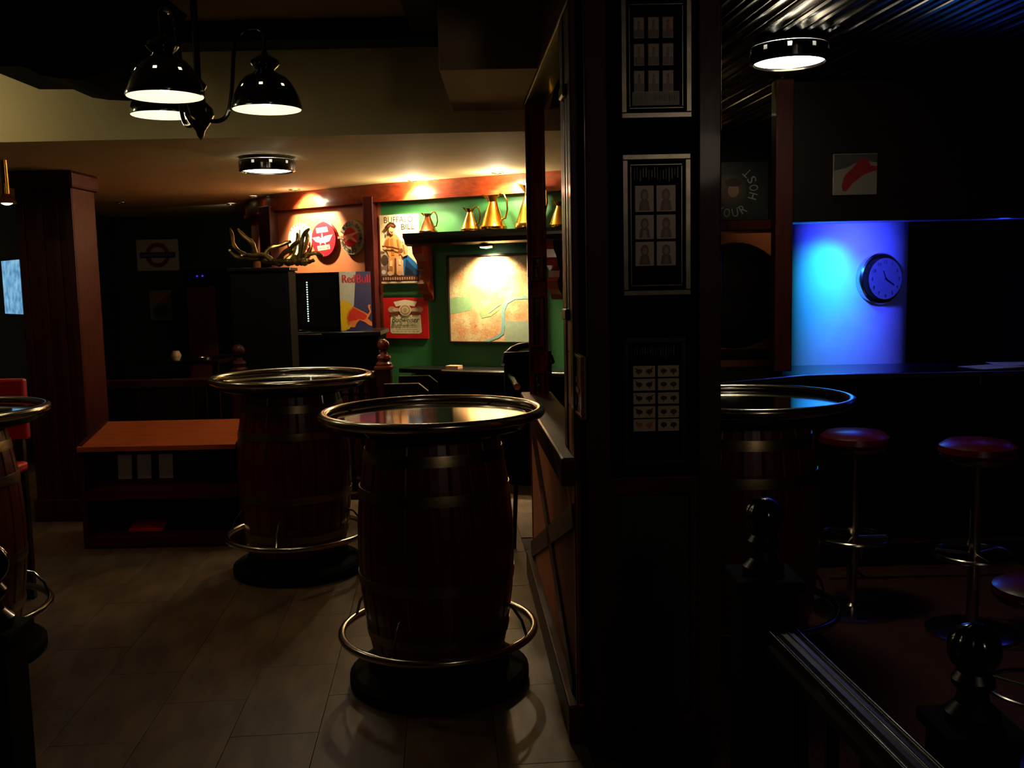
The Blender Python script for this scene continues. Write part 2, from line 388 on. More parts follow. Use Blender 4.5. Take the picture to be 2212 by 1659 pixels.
# ================================================================== PILLAR with display frames
PY = 3.22
px0, px1 = hy(1268, 700, PY).x, hy(1558, 700, PY).x
pil = thing('wooden_pillar', 'broad dark red wooden pillar between the two rooms, hung with three framed displays', 'pillar', ((px0+px1)/2, PY, 0))
pw = px1-px0
MB().box(-pw/2+.01, pw/2-.01, .04, .52, 0, HIGH).build('core', M['blackw'], pil)
for s_ in (-1, 1):
    a, b_ = sorted((s_*pw/2, s_*(pw/2-.075)))
    MB().box(a, b_, 0, .05, 0, HIGH, c=.005).build('stile', M['wood'], pil)
z_ = hy(1420, 1050, PY).z
MB().box(-pw/2+.075, pw/2-.075, .005, .05, z_-.03, z_+.03, c=.004).build('rail', M['woodh'], pil)
MB().box(-pw/2+.075, pw/2-.075, .005, .05, 0, .14, c=.004).build('rail', M['woodh'], pil)
MB().box(-pw/2+.075, pw/2-.075, .025, .05, z_+.03, HIGH).build('panel', M['dark'], pil)
MB().box(-pw/2+.10, pw/2-.10, .03, .05, .14, z_-.03).build('panel', M['dgreen'], pil)
for s_ in (-1, 1):
    a, b_ = sorted((s_*(pw/2-.075), s_*(pw/2-.10))); MB().box(a, b_, .012, .05, .14, z_-.03, c=.003).build('moulding', M['wood'], pil)
PLW = Wall((-2, PY+.025), (3, PY+.025))
def cards_frame(label, fx0, fy0, fx1, fy1, cols, rows, style, fmat, depth=.035, top=None):
    t, w_, h_ = on_wall(PLW, 'framed_display', label, 'picture frame', fx0, fy0, fx1, fy1, depth-.012)
    W_, H_ = fx1-fx0, fy1-fy0
    board(w_, h_, .008, M['dark'], t, 'backing', 0.002)
    frame4(w_, h_, .018, .022, 'frame', fmat, t)
    if style != 'birds': frame4(w_-.05, h_-.06, .006, .012, 'slip', fmat, t)
    n = 0
    for ry0, ry1 in rows:
        for cx0, cx1 in cols:
            X = ((cx0+cx1)/2-fx0)/W_-.5; Z = .5-((ry0+ry1)/2-fy0)/H_
            cw, ch = (cx1-cx0)/W_*w_, (ry1-ry0)/H_*h_
            base = {'port': (196, 170, 146), 'stand': (170, 146, 120), 'birds': (206, 190, 152)}[style]
            c = MB().box(-cw/2, cw/2, -.002, .0, -ch/2, ch/2).build('card', pc(base, .35), t, (X*w_, -.002, Z*h_))
            a = Art(cw, ch, 100, 100, -.0022); r = random.Random(n+len(label))
            dk = r.choice([(70, 40, 30), (52, 44, 40), (96, 52, 36), (60, 36, 40)])
            if style == 'port':
                a.ell(50, 36, 22, 24, dk, 16); a.poly([(20, 95), (28, 58), (50, 50), (72, 58), (80, 95)], dk); a.ell(50, 38, 12, 15, (176, 130, 92), 14)
                a.poly([(36, 95), (42, 64), (58, 64), (64, 95)], r.choice([(150, 96, 56), (176, 150, 116), (120, 60, 50), (110, 116, 70)]))
            elif style == 'stand':
                a.rect(4, 60, 96, 96, r.choice([(96, 78, 50), (70, 60, 44)])); a.ell(50, 24, 11, 10, dk, 14)
                a.poly([(34, 92), (38, 36), (62, 36), (66, 92), (54, 92), (50, 62), (46, 92)], r.choice([(120, 92, 50), (140, 60, 44), (90, 84, 80)]))
            else:
                d2 = (48, 36, 28) if n != 8 else (190, 120, 84)
                for sx, k in ((-1, 27), (1, 73)):
                    a.ell(k, 48, 15, 20, d2, 14); a.poly([(k-sx*4, 40), (k-sx*26 if n % 2 else k+sx*20, 12), (k+sx*8, 52)], d2); a.poly([(k-3, 60), (k+3, 60), (k+sx*2, 88)], d2)
            a.build('print', c); n += 1
    if style == 'stand':  # greenish reflection on the glass, painted in as a lettered band
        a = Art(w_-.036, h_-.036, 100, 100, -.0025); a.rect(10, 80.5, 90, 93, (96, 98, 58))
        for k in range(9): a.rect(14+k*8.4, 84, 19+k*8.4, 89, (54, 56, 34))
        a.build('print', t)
    if top:  # grey streaks painted in for reflections across the frame's top
        a = Art(w_-.036, h_-.036, 100, 100, -.0025); r = random.Random(4)
        for k in range(16): x = 12+k*5; a.rect(x, top[0]+r.uniform(0, 3), x+r.uniform(.8, 2), top[1]-r.uniform(0, 5), r.choice([(60, 60, 58), (90, 90, 86), (40, 40, 42)]))
        a.build('print', t)
    MB().box(-w_/2+.018, w_/2-.018, -.016, -.0145, -h_/2+.018, h_/2-.018).build('glass', M['clear'], t) if style == 'never' else None
    return t
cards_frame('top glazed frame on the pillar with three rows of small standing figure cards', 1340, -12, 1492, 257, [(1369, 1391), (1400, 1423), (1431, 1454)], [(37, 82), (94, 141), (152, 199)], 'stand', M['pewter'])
cards_frame('middle frame on the pillar with six bust portrait cards in two columns', 1344, 334, 1490, 638, [(1372, 1412), (1418, 1459)], [(400, 456), (463, 515), (521, 573)], 'port', M['pewter'], top=(5, 17))
cards_frame('lowest frame on the pillar with ten wide cards of paired birds', 1346, 728, 1480, 1003, [(1368, 1415), (1421, 1467)], [(789, 813), (817, 842), (847, 871), (876, 901), (904, 930)], 'birds', M['blackw'], top=(3, 14))
# ================================================================== WALL DECORATION, far wall
def tin_sign(W, label, x0, y0, x1, y1, edge, group=None, th=.012, off=0):
    t, w_, h_ = on_wall(W, 'tin_sign', label, 'sign', x0, y0, x1, y1, th, group, off)
    board(w_, h_, .008, pc(edge), t)
    return t, w_, h_
# western poster sign
t, w_, h_ = tin_sign(GW, 'cream tin sign with a standing hatted figure, left of the high shelf', 821, 463, 906, 612, (205, 182, 138))
a = Art(w_, h_, 85, 149)
a.rect(1, 1, 84, 148, (216, 190, 146)).text('BUFFALO', 42, 11, 13, (52, 28, 14), 62).text('BILL', 62, 27, 12, (52, 28, 14), 28)
a.poly([(50, 78), (64, 92), (76, 104), (84, 116), (84, 132), (50, 132)], (34, 92, 150)).poly([(56, 96), (70, 112), (84, 124), (84, 132), (52, 132)], (20, 50, 84)).poly([(54, 112), (68, 122), (74, 132), (52, 132)], (16, 30, 44))
a.poly([(2, 84), (12, 80), (18, 92), (16, 112), (2, 118)], (168, 150, 136)).ell(10, 98, 8, 12, (70, 52, 40)).poly([(2, 112), (18, 108), (20, 132), (2, 132)], (120, 96, 84)).ell(7, 124, 5, 5, (190, 170, 160))
a.poly([(14, 52), (22, 42), (31, 39), (39, 42), (46, 52), (52, 66), (50, 84), (46, 92), (20, 92), (16, 78), (8, 70)], (196, 132, 70))
a.poly([(30, 40), (38, 44), (48, 60), (54, 58), (44, 42)], (236, 214, 176)).poly([(15, 54), (22, 50), (20, 72), (9, 70)], (150, 86, 40)).poly([(24, 52), (30, 50), (32, 88), (26, 88)], (166, 100, 50)).poly([(38, 54), (41, 54), (46, 86), (42, 88)], (158, 92, 46))
a.poly([(46, 62), (56, 60), (62, 72), (60, 88), (50, 92), (44, 82)], (206, 158, 104)).poly([(50, 66), (53, 66), (56, 86), (52, 86)], (150, 96, 56)).ell(47, 78, 4, 5, (120, 66, 34))
a.poly([(20, 90), (34, 92), (32, 112), (30, 130), (17, 132), (18, 108)], (190, 128, 76)).poly([(34, 92), (47, 91), (51, 112), (50, 131), (36, 131), (34, 110)], (206, 148, 104)).poly([(32, 94), (36, 94), (36, 126), (31, 126)], (110, 58, 28))
a.poly([(22, 100), (28, 98), (27, 112), (21, 112)], (226, 178, 124)).poly([(40, 96), (46, 98), (46, 110), (41, 108)], (232, 184, 138)).poly([(19, 116), (28, 114), (27, 122), (18, 124)], (150, 92, 48)).ell(22, 127, 6, 5, (196, 150, 112)).ell(43, 127, 7, 5, (190, 134, 96))
a.poly([(6, 66), (30, 69), (44, 74), (43, 77), (28, 73), (6, 69)], (84, 44, 22)).ell(12, 72, 4, 3, (214, 156, 110))
a.poly([(22, 30), (26, 26), (33, 27), (35, 32), (33, 40), (28, 43), (23, 38)], (206, 146, 102)).poly([(24, 36), (32, 36), (29, 42)], (120, 70, 44)).poly([(19, 30), (18, 38), (21, 42), (23, 34)], (84, 46, 26))
a.poly([(13, 27), (20, 19), (27, 16), (34, 18), (39, 25), (36, 30), (26, 25), (18, 31)], (60, 26, 14)).poly([(20, 24), (27, 20), (34, 23), (33, 26), (26, 23), (21, 27)], (110, 60, 34))
a.rect(1, 132, 84, 145, (74, 34, 26))
r = random.Random(9)
for k in range(15): a.rect(6+k*5.2, 135+r.uniform(0, 1), 9.2+k*5.2, 142-r.uniform(0, 1), (176, 132, 96))
a.build('print', t)
MB().tube([(-w_/2, -.006, -h_/2-.004), (w_/2, -.006, -h_/2-.004)], .004).build('bottom_rim', M['steel'], t)
# red beer label sign
t, w_, h_ = tin_sign(GW, 'square red tin sign with a cream beer label below the western sign', 829, 643, 925, 731, (190, 26, 24))
a = Art(w_, h_, 110, 100)
a.rect(0, 0, 110, 100, (198, 28, 26)).poly([(18, 42), (92, 42), (94, 84), (88, 88), (20, 88), (16, 84)], (226, 208, 164))
a.poly([(26, 10), (55, 5), (84, 10), (78, 22), (55, 17), (32, 22)], (232, 214, 176)).ell(22, 29, 10, 8, (190, 150, 112)).ell(88, 29, 10, 8, (180, 136, 100))
a.ell(33, 30, 10, 5, (206, 180, 140)).ell(77, 30, 10, 5, (206, 180, 140)).poly([(16, 36), (38, 33), (38, 40), (18, 42)], (110, 60, 30)).poly([(94, 36), (72, 33), (72, 40), (92, 42)], (110, 60, 30))
a.ell(55, 30, 15, 14, (232, 212, 170)).ell(55, 30, 12, 11.5, (170, 136, 92)).ell(55, 30, 9.5, 9, (222, 190, 146)).ell(55, 30, 5, 5, (190, 156, 110))
a.text('Budweiser', 56, 54, 13, (70, 72, 30), 66, shear=.25, bold=.35).text('KING OF BEERS', 55, 62.5, 2.6, (80, 80, 44), 30)
for y_ in (68, 72, 77): a.rect(30, y_, 84, y_+.9, (130, 122, 80))
for k in range(7): a.rect(22+k*10, 82, 28+k*10, 83.2, (110, 96, 66))
a.build('print', t)
# three round enamel signs on the terracotta wall
def round_sign(W, label, cx, cy, rx, ry, draw, edge):
    u, z = W.hit(cx, cy, .02); R = (W.hit(cx, cy-ry, .02)[1]-W.hit(cx, cy+ry, .02)[1])/2*.965
    t = thing('round_sign', label, 'sign', W.pt(u, z, .022), W.rz, 'round enamel signs on the terracotta wall')
    T = Matrix.Rotation(PI/2, 4, 'X')
    MB().lathe([(0, .004), (R*.6, .003), (R*.93, -.002), (R, -.010), (R, -.02), (0, -.02)], 40, T).build('disc', pc(edge, .25), t)
    a = Art(2*R, 2*R, 100, 100, -.0055); draw(a); a.build('print', t); return t
def d_white(a):
    a.ell(50, 50, 47, 47, (222, 190, 150), 36).ell(50, 50, 38, 38, (238, 232, 206), 32)
    a.poly([(40, 20), (44, 46), (50, 46), (52, 20), (60, 20), (58, 50), (66, 54), (74, 50), (72, 62), (60, 68), (64, 74), (54, 76), (44, 86), (46, 70), (34, 58), (40, 50)], (58, 66, 44))
    for k in range(9): q = -.9+k*.28; a.poly([(50+41*math.sin(q), 50-41*math.cos(q)), (50+46*math.sin(q), 50-46*math.cos(q)), (50+46*math.sin(q+.12), 50-46*math.cos(q+.12)), (50+41*math.sin(q+.12), 50-41*math.cos(q+.12))], (96, 84, 50))
    for k in range(4): q = 1.7+k*.35; a.poly([(50+39*math.sin(q), 50-39*math.cos(q)), (50+47*math.sin(q), 50-47*math.cos(q)), (50+47*math.sin(q+.25), 50-47*math.cos(q+.25)), (50+39*math.sin(q+.25), 50-39*math.cos(q+.25))], (206, 60, 40))
def d_red(a):
    a.ell(50, 50, 48, 48, (206, 28, 40), 36).poly([(22, 18), (66, 15), (70, 29), (24, 32)], (236, 222, 196)).poly([(24, 68), (74, 65), (76, 78), (27, 82)], (232, 176, 150))
    a.text('AERO', 46, 23.5, 7, (206, 60, 60), 34).text('GASOLINE', 50, 73.5, 6, (206, 60, 60), 42)
    a.poly([(6, 44), (34, 42), (42, 48), (44, 34), (47, 34), (50, 47), (56, 41), (88, 38), (74, 56), (58, 60), (60, 66), (52, 60), (42, 60), (36, 67), (36, 59), (20, 56)], (240, 226, 196))
def d_letters(a):
    a.ell(50, 50, 48, 48, (176, 160, 124), 36)
    for k, ch in enumerate('PILSNER FINEST BREWING CO'):
        q = -PI*.98+k*.25
        if ch != ' ': a.text(ch, 50+39.5*math.sin(q), 50-39.5*math.cos(q), 11, (40, 34, 28), 8, rot=q, bold=.3)
    a.ell(50, 50, 26, 27, (196, 30, 44), 30).poly([(2, 46), (30, 44), (84, 34), (86, 37), (58, 47), (78, 62), (76, 66), (50, 54), (30, 62), (34, 54), (22, 50), (2, 52)], (226, 150, 120))
TW = Wall((-2.1, 8.95), (-1.065, 8.21))
round_sign(TW, 'white round sign with a dark cactus shape, partly behind the gilt branch', 647, 518, 22, 38, d_white, (220, 180, 140))
round_sign(TW, 'bright red round sign with a winged letter, middle of the three', 700, 517, 27, 40, d_red, (170, 20, 26))
round_sign(TW, 'round sign lettered around a red centre with a flying bird, beside the post', 762, 513, 28, 40, d_letters, (150, 136, 104))
# ---------------- high shelf with jugs
sz = GW.hit(1000, 499, .25)[1]
u0, u1 = GW.hit(872, 505, .25)[0], 1.93
sh = thing('display_shelf', 'dark moulded wooden shelf high on the green wall above the map', 'shelf', GW.pt(0, 0, 0), GW.rz)
prof = [(0, 0), (-.27, 0), (-.27, -.03), (-.25, -.05), (-.235, -.085), (-.20, -.10), (0, -.10)]
MB().prism([(min(a, -.024), b_+sz) for a, b_ in prof], u0, u1, 'x').build('board', M['blackw'], sh)
def corbel(u):
    q = [(-.024, 0), (-.20, 0), (-.19, -.06), (-.13, -.12), (-.11, -.18), (-.07, -.22), (-.08, -.27), (-.13, -.30), (-.10, -.36), (-.04, -.40), (-.024, -.44)]
    MB().prism([(a, b_+sz-.10) for a, b_ in q], u-.045, u+.045, 'x').build('corbel', M['mahog'], sh)
corbel(GW.hit(928, 580)[0]); corbel(GW.hit(1205, 580)[0])
def jug(px, py, wpx, hpx, label, m, first=[None]):
    u, z = GW.hit(px, py, .14); s_ = 1/FPX*7.9
    W_, H_ = wpx*s_, hpx*s_
    t = thing('pouring_jug', label, 'jug', GW.pt(u, sz+.001, .14), GW.rz, 'metal jugs on the high shelf')
    R = W_/2
    MB().lathe([(0, 0), (R*.92, 0), (R, .008), (R, H_*.10), (R*.95, H_*.13), (R*.9, H_*.15), (R*.62, H_*.45), (R*.34, H_*.72), (R*.30, H_*.78), (R*.38, H_*.86), (R*.5, H_*.93), (R*.44, H_*.93), (R*.26, H_*.78), (0, H_*.70)], 28).build('body', m, t)
    MB().prism([(-R*.30, H_*.78), (-R*.85, H_*1.0), (-R*.45, H_*.96), (R*.1, H_*.93)], -R*.12, R*.12, 'y').build('spout', m, t)
    P = [(R*.36, 0, H_*.88), (R*.6, 0, H_*1.0), (R*.9, 0, H_*.98), (R*1.12, 0, H_*.80), (R*1.16, 0, H_*.55), (R*1.0, 0, H_*.32), (R*.72, 0, H_*.30)]
    MB().tube(P, R*.07, 8).build('handle', m, t)
jug(925, 497, 40, 44, 'small copper jug at the left end of the high shelf', M['copper'])
jug(1016, 493, 40, 50, 'brass jug second from the left on the high shelf', M['brass'])
jug(1066, 491, 56, 74, 'tall brass jug standing mid shelf', M['brass'])
jug(1146, 489, 64, 92, 'largest brass jug half hidden by the partition post', M['brass'])
jug(1209, 492, 42, 54, 'small brass jug seen through the partition opening', M['brass'])
# ---------------- map
t, w_, h_ = on_wall(GW, 'framed_map', 'large framed street map lit from above on the green wall', 'map', 970, 550, 1146, 740, .03)
board(w_, h_, .02, M['blackw'], t); frame4(w_+.01, h_+.01, .014, .022, 'frame', M['blackw'], t)
mm = bpy.data.materials.new('street_map_print'); mm.use_nodes = True; nt = mm.node_tree; bs = nt.nodes['Principled BSDF']; bs.inputs['Roughness'].default_value = .35
tc = nt.nodes.new('ShaderNodeTexCoord'); vo = nt.nodes.new('ShaderNodeTexVoronoi'); vo.feature = 'DISTANCE_TO_EDGE'; vo.inputs['Scale'].default_value = 46
no = nt.nodes.new('ShaderNodeTexNoise'); no.inputs['Scale'].default_value = 9; no.inputs['Detail'].default_value = 8
cr = nt.nodes.new('ShaderNodeValToRGB'); e = cr.color_ramp.elements; e[0].position = .3; e[0].color = (*lin((196, 130, 84)), 1); e[1].position = .7; e[1].color = (*lin((206, 192, 140)), 1)
e2 = cr.color_ramp.elements.new(.5); e2.color = (*lin((198, 158, 110)), 1)
lr = nt.nodes.new('ShaderNodeValToRGB'); lr.color_ramp.elements[0].position = .0; lr.color_ramp.elements[0].color = (.45, .4, .35, 1); lr.color_ramp.elements[1].position = .06; lr.color_ramp.elements[1].color = (1, 1, 1, 1)
mx = nt.nodes.new('ShaderNodeMix'); mx.data_type = 'RGBA'; mx.blend_type = 'MULTIPLY'; mx.inputs[0].default_value = .8
nt.links.new(tc.outputs['Object'], vo.inputs['Vector']); nt.links.new(tc.outputs['Object'], no.inputs['Vector']); nt.links.new(no.outputs['Fac'], cr.inputs[0]); nt.links.new(vo.outputs['Distance'], lr.inputs[0])
nt.links.new(cr.outputs[0], mx.inputs['A']); nt.links.new(lr.outputs[0], mx.inputs['B']); nt.links.new(mx.outputs['Result'], bs.inputs['Base Color'])
a = Art(w_-.018, h_-.018, 150, 165)
a.rect(0, 0, 150, 165, mm).poly([(0, 82), (14, 78), (40, 79), (44, 92), (40, 104), (22, 108), (0, 112)], (128, 158, 108)).poly([(56, 104), (72, 96), (92, 92), (94, 104), (78, 116), (60, 120)], (152, 168, 112))
a.poly([(150, 78), (120, 80), (104, 88), (98, 104), (98, 130), (96, 148), (82, 158), (60, 165), (74, 165), (92, 158), (102, 150), (104, 132), (104, 106), (110, 92), (124, 84), (150, 83)], (122, 160, 152))
a.rect(104, 126, 150, 165, (150, 160, 130)).poly([(74, 108), (96, 92), (97, 93), (75, 110)], (190, 206, 176)).build('print', t)
# under shelf lamp for the map
p = GW.pt(GW.hit(1050, 526, .14)[0], sz-.105, .14)
t = thing('picture_light', 'small lit lamp tucked under the high shelf above the map', 'lamp', p, GW.rz)
MB().lathe([(0, 0), (.055, 0), (.06, -.012), (.05, -.02)], 24).build('housing', M['black'], t)
MB().lathe([(0, -.016), (.05, -.02), (.045, -.026), (0, -.032)], 24).build('lens', M['bulb'], t)
light('SPOT', 'map_light', p+Vector((0, 0, -.04)), 165, WARM, .03, rot=GW.n*-.35+Vector((0, 0, -1)), spot=125, blend=.8)
# ceiling downlights in front of the cornice
def downlight(px, py, label, energy, aim, spot=70, glow=0):
    p = hz(px, py, LOW-.002)
    t = thing('recessed_downlight', label, 'lamp', p, 0, 'small recessed lights in the low ceiling')
    MB().lathe([(.034, 0), (.05, 0), (.05, -.006), (.036, -.010), (.034, 0)], 24).build('bezel', M['steel'], t)
    MB().lathe([(0, -.004), (.034, -.003)], 24).build('lens', M['bulb'] if energy else M['pewter'], t)
    if energy: light('SPOT', 'downlight_beam', p+Vector((0, 0, -.03)), energy, WARM, .02, rot=aim, spot=spot, blend=.45)
    if glow: light('POINT', 'downlight_glow', p+Vector((0, 0, -.09)), glow, (1, .86, .56), .03)
    return p
n_ = TW.n
downlight(636, 409, 'bright recessed light above the three round signs', 150, Vector((-n_.x*.95, -n_.y*.95, -1)), 98, 1.2)
downlight(548, 424, 'recessed light by the curved corner left of the signs', 40, Vector((-.15, .55, -1)), 56)
downlight(893, 389, 'brightest recessed light above the small copper jug', 130, Vector((-GW.n.x*.6, -GW.n.y*.6, -1)), 105, 18.0)
downlight(1075, 372, 'recessed light above the tall brass jug, close to the partition', 50, Vector((-GW.n.x*.6, -GW.n.y*.6, -1)), 105, 15.0)
downlight(1190, 376, 'recessed light seen through the partition opening', 34, Vector((-GW.n.x*.6, -GW.n.y*.6, -1)), 90, 3.0)
downlight(262, 437, 'unlit recessed fitting over the dark far corner', 0, None)
downlight(500, 440, 'faint recessed light beside the curved corner', 2.5, Vector((-.9, 1, -.7)), 90)
# ledge along the green wall
u0 = GW.hit(868, 797, .25)[0]; lz = GW.hit(1050, 800, .3)[1]
lg = thing('drinks_ledge', 'narrow black drinks ledge with a metal edge along the green wall', 'ledge', GW.pt(0, 0, 0), GW.rz)
MB().box(u0, 1.93, -.30, -.001, lz-.035, lz, c=.006).build('board', M['black'], lg)
MB().tube([(u0+.4, -.305, lz-.012), (1.93, -.305, lz-.012)], .009).build('metal_edge', M['steel'], lg)
MB().box(u0, 1.93, -.03, -.001, 0, lz-.035).build('lower_panel', M['dark'], lg)
u, z = GW.hit(981, 791, .2)
t = thing('beer_mat_stack', 'small tan block of beer mats on the wall ledge', 'mats', GW.pt(u, lz, .2), GW.rz)
for k in range(4): MB().box(-.055, .055, -.04, .04, k*.006, k*.006+.005, c=.001).build('mat', pc((206, 160, 110)), t)
# ---------------- small fridge with printed panel
fc = hy(737, 715, 7.6); fz0 = fc.z; fz1 = hy(737, 587, 7.6).z
t = thing('counter_fridge', 'small dark glass fronted drinks fridge with a printed side panel', 'fridge', (fc.x, fc.y, fz0), 0)
FL = Wall((hy(640, 650, 7.95).x, 7.95), (fc.x, 7.6)); FR = Wall((fc.x, 7.6), (hy(802, 650, 7.80).x, 7.80))
H_ = fz1-fz0
def local_part(W, mb, name, m, th): o = mb.build(name, m, th); o.rotation_euler = (0, 0, W.rz); o.location = W.a-Vector((fc.x, fc.y, 0)); return o
local_part(FL, MB().box(0, FL.len, 0, .03, 0, H_, c=.004), 'door_frame', M['black'], t)
local_part(FL, MB().box(.03, FL.len-.03, -.004, .0, .03, H_-.02), 'glass', M['glasstop'], t)
local_part(FL, MB().box(-.012, .012, -.012, .01, -.02, H_+.01, c=.003), 'hinge_strip', M['pewter'], t)
strip = MB()  # glowing dots stand in for an LED reflection in the door glass
for k in range(17): strip.ball((FL.len*.28, -.006, H_*.16+k*H_*.042), .0062, 8)
local_part(FL, strip, 'led_strip', M['led'], t)
local_part(FR, MB().box(0, FR.len, 0, .03, 0, H_, c=.002), 'side_panel', M['white'], t)
body = MB().prism([(p_.x-fc.x, p_.y-fc.y) for p_ in (FL.pt(.0, 0, -.03), FL.pt(FL.len, 0, -.03), FR.pt(FR.len, 0, -.03), FR.pt(FR.len, 0, -.3), FL.pt(.1, 0, -.3))], .004, H_-.004, 'z')
body.build('body', M['black'], t)
a = Art(FR.len, H_, 65, 125, -.002)
a.rect(0, 0, 65, 125, (196, 204, 204)).poly([(34, 0), (65, 0), (65, 125), (10, 125), (28, 70)], (22, 34, 110)).poly([(0, 62), (8, 60), (20, 66), (30, 80), (26, 110), (16, 122), (0, 125)], (244, 206, 20))
a.text('Red', 19, 15, 17, (206, 44, 66), 26, bold=.6).text('Bull', 49, 15, 18, (206, 30, 80), 28, bold=.6)
bull = [(14, 112), (12, 98), (16, 84), (26, 74), (36, 80), (50, 88), (56, 92), (60, 86), (56, 76), (58, 71), (63, 72), (61, 76), (63, 88), (58, 97), (55, 101), (64, 110), (64, 118), (58, 116), (48, 108), (38, 104), (32, 110), (28, 119), (20, 118), (24, 110), (20, 108), (18, 114)]
a.poly(bull, (236, 130, 60)).poly([(15, 106), (14, 97), (18, 86), (27, 77), (36, 83), (50, 91), (54, 96), (52, 101), (46, 104), (36, 101), (30, 104), (24, 104)], (222, 40, 30))
q = a.build('print', t); q.rotation_euler = (0, 0, FR.rz); pp = FR.pt(FR.len/2, H_/2, 0)-Vector((fc.x, fc.y, 0)); q.location = pp
# counter carrying the fridge
c0 = hy(625, 716, 7.5).x; c1_ = hy(822, 716, 7.5).x
t = thing('back_counter', 'black bar back counter carrying the small fridge', 'counter', ((c0+c1_)/2, 7.5, 0))
MB().box(c0-(c0+c1_)/2, c1_-(c0+c1_)/2, 0, .52, fz0-.04, fz0-.001, c=.006).build('top', M['black'], t)
MB().box(c0-(c0+c1_)/2+.02, c1_-(c0+c1_)/2-.02, .03, .5, 0, fz0-.04, c=.006).build('body', M['dark'], t)
MB().tube([(c0-(c0+c1_)/2+.02, -.004, fz0-.02), (c0-(c0+c1_)/2+.25, -.004, fz0-.02)], .008).build('edge_strip', M['steel'], t)
# tall dark cabinet with a gilt branch on top
ca, cb = hy(500, 700, 6.9), hy(628, 700, 6.9); cz = hy(570, 578, 6.9).z
t = thing('tall_cabinet', 'tall plain black cabinet standing left of the fridge counter', 'cabinet', ((ca.x+cb.x)/2, 7.15, 0))
cw = cb.x-ca.x
MB().box(-cw/2, cw/2, -.25, -.02, .08, cz-.025, c=.008).build('body', M['dark'], t)
MB().box(-cw/2-.015, cw/2+.015, -.27, -.01, cz-.025, cz, c=.005).build('top', M['black'], t)
MB().box(-cw/2+.02, cw/2-.02, -.23, -.04, 0, .08).build('plinth', M['black'], t)
for s_ in (-1, 1): MB().box(min(0, s_*cw/2)+.012, max(0, s_*cw/2)-.012, -.258, -.25, .12, cz-.05, c=.003).build('door', M['dark'], t)
br = thing('gilt_branch', 'tangled gilt driftwood branch lying on top of the black cabinet', 'ornament', ((ca.x+cb.x)/2+.17, 7.0, cz+.012))
rr = random.Random(4)
def limb(p, d, n, r0, curl, step=.03, r1=.012):
    P = [Vector(p)]; d = Vector(d).normalized(); ax = Vector((rr.uniform(-.4, .4), 1, rr.uniform(-.5, .5))).normalized()
    for k in range(n):
        d = (Matrix.Rotation(curl*math.sin(1.1*k+p[0]*9)+curl*.45, 3, ax) @ d).normalized(); q = P[-1]+d*step
        q.z = max(q.z, .02+.004*(k % 3)); P.append(q)
    Rs = [(r0+(r1-r0)*k/n)*(1+.18*math.sin(k*2.1)) for k in range(n+1)]
    mb = MB().tube(P, Rs, 9); mb.ball(P[-1], Rs[-1]*1.2, 8); mb.build('branch', M['gilt'], br); return P
tr = limb((-.34, 0, .06), (1, 0, .05), 22, .030, .16, .032, .022)
for k, (dx, dz, cu) in enumerate(((-1, 1.1, .28), (-.3, 1.3, -.3), (.6, 1, .3), (-.7, .8, -.34), (.2, 1.2, .26), (1, .5, -.28), (.5, 1.1, .32), (1, .9, -.2), (-.5, 1.3, .24))):
    b0_ = tr[2+k*2]; limb(tuple(b0_), (dx, rr.uniform(-.5, .3), dz), 8, .022, cu)
for k in range(4): b0_ = tr[3+k*5]; limb(tuple(b0_), (rr.choice((-1, 1)), -.5, .1), 6, .02, .3, .028)
# ---------------- far dark corner: sign, poster, machine
BW = Wall((-4.6, 11.5), (-2.2, 11.5))
t, w_, h_ = tin_sign(BW, 'pale tin sign with a red ring and blue bar on the dark far wall', 295, 517, 386, 585, (150, 140, 116))
a = Art(w_, h_, 90, 66)
a.rect(1, 1, 89, 65, (176, 162, 134)).ell(45, 33, 26, 26, (130, 20, 20)).ell(45, 33, 17, 17, (180, 166, 150)).rect(7, 27, 83, 39, (22, 20, 52)).text('UNDERGROUND', 45, 33, 5.5, (150, 146, 150), 66).build('print', t)
t, w_, h_ = tin_sign(BW, 'small faded orange and grey poster below the ring sign', 324, 627, 371, 692, (110, 100, 80))
a = Art(w_, h_, 45, 65); a.rect(0, 0, 45, 65, (122, 110, 84)).ell(24, 16, 18, 11, (150, 92, 40)).ell(24, 46, 18, 14, (70, 84, 84)).ell(22, 50, 9, 9, (50, 58, 58)).build('print', t)
mx_ = hy(444, 700, 10.9)
t = thing('vending_machine', 'dark slim vending machine with two blue lights in the far corner', 'machine', (mx_.x, 11.1, 0))
mz = hy(444, 600, 10.8).z
MB().box(-.20, .20, -.3, .3, 0, mz+.1, c=.01).build('body', M['dark'], t)
MB().box(-.16, .16, -.31, -.3, .5, mz-.1, c=.004).build('front_panel', pc((70, 24, 34)), t)
for s_ in (-.03, .03): MB().ball((s_, -.312, mz+.02), .011, 8).build('status_light', M['blueled2'], t)
# left wooden column
CL = 6.8
xa, xb = hy(48, 600, CL).x, hy(168, 600, CL).x
t = thing('box_column', 'square red brown wooden column on the left, under the low ceiling', 'column', ((xa+xb)/2, CL, 0)); cw = xb-xa
MB().box(-cw/2, cw/2, 0, .36, 0, LOW-.002).build('core', M['wood'], t)
for q in (-cw/2, -cw/6, cw/6-.02, cw/2-.05): MB().box(q, q+.05, -.02, 0, 0, LOW-.12, c=.004).build('stile', M['wood'], t)
MB().box(-cw/2-.03, cw/2+.03, -.05, .39, LOW-.12, LOW-.002, c=.02).build('capital', M['wood'], t)
MB().box(-cw/2-.02, cw/2+.02, -.04, .38, 0, .16, c=.01).build('base', M['wood'], t)
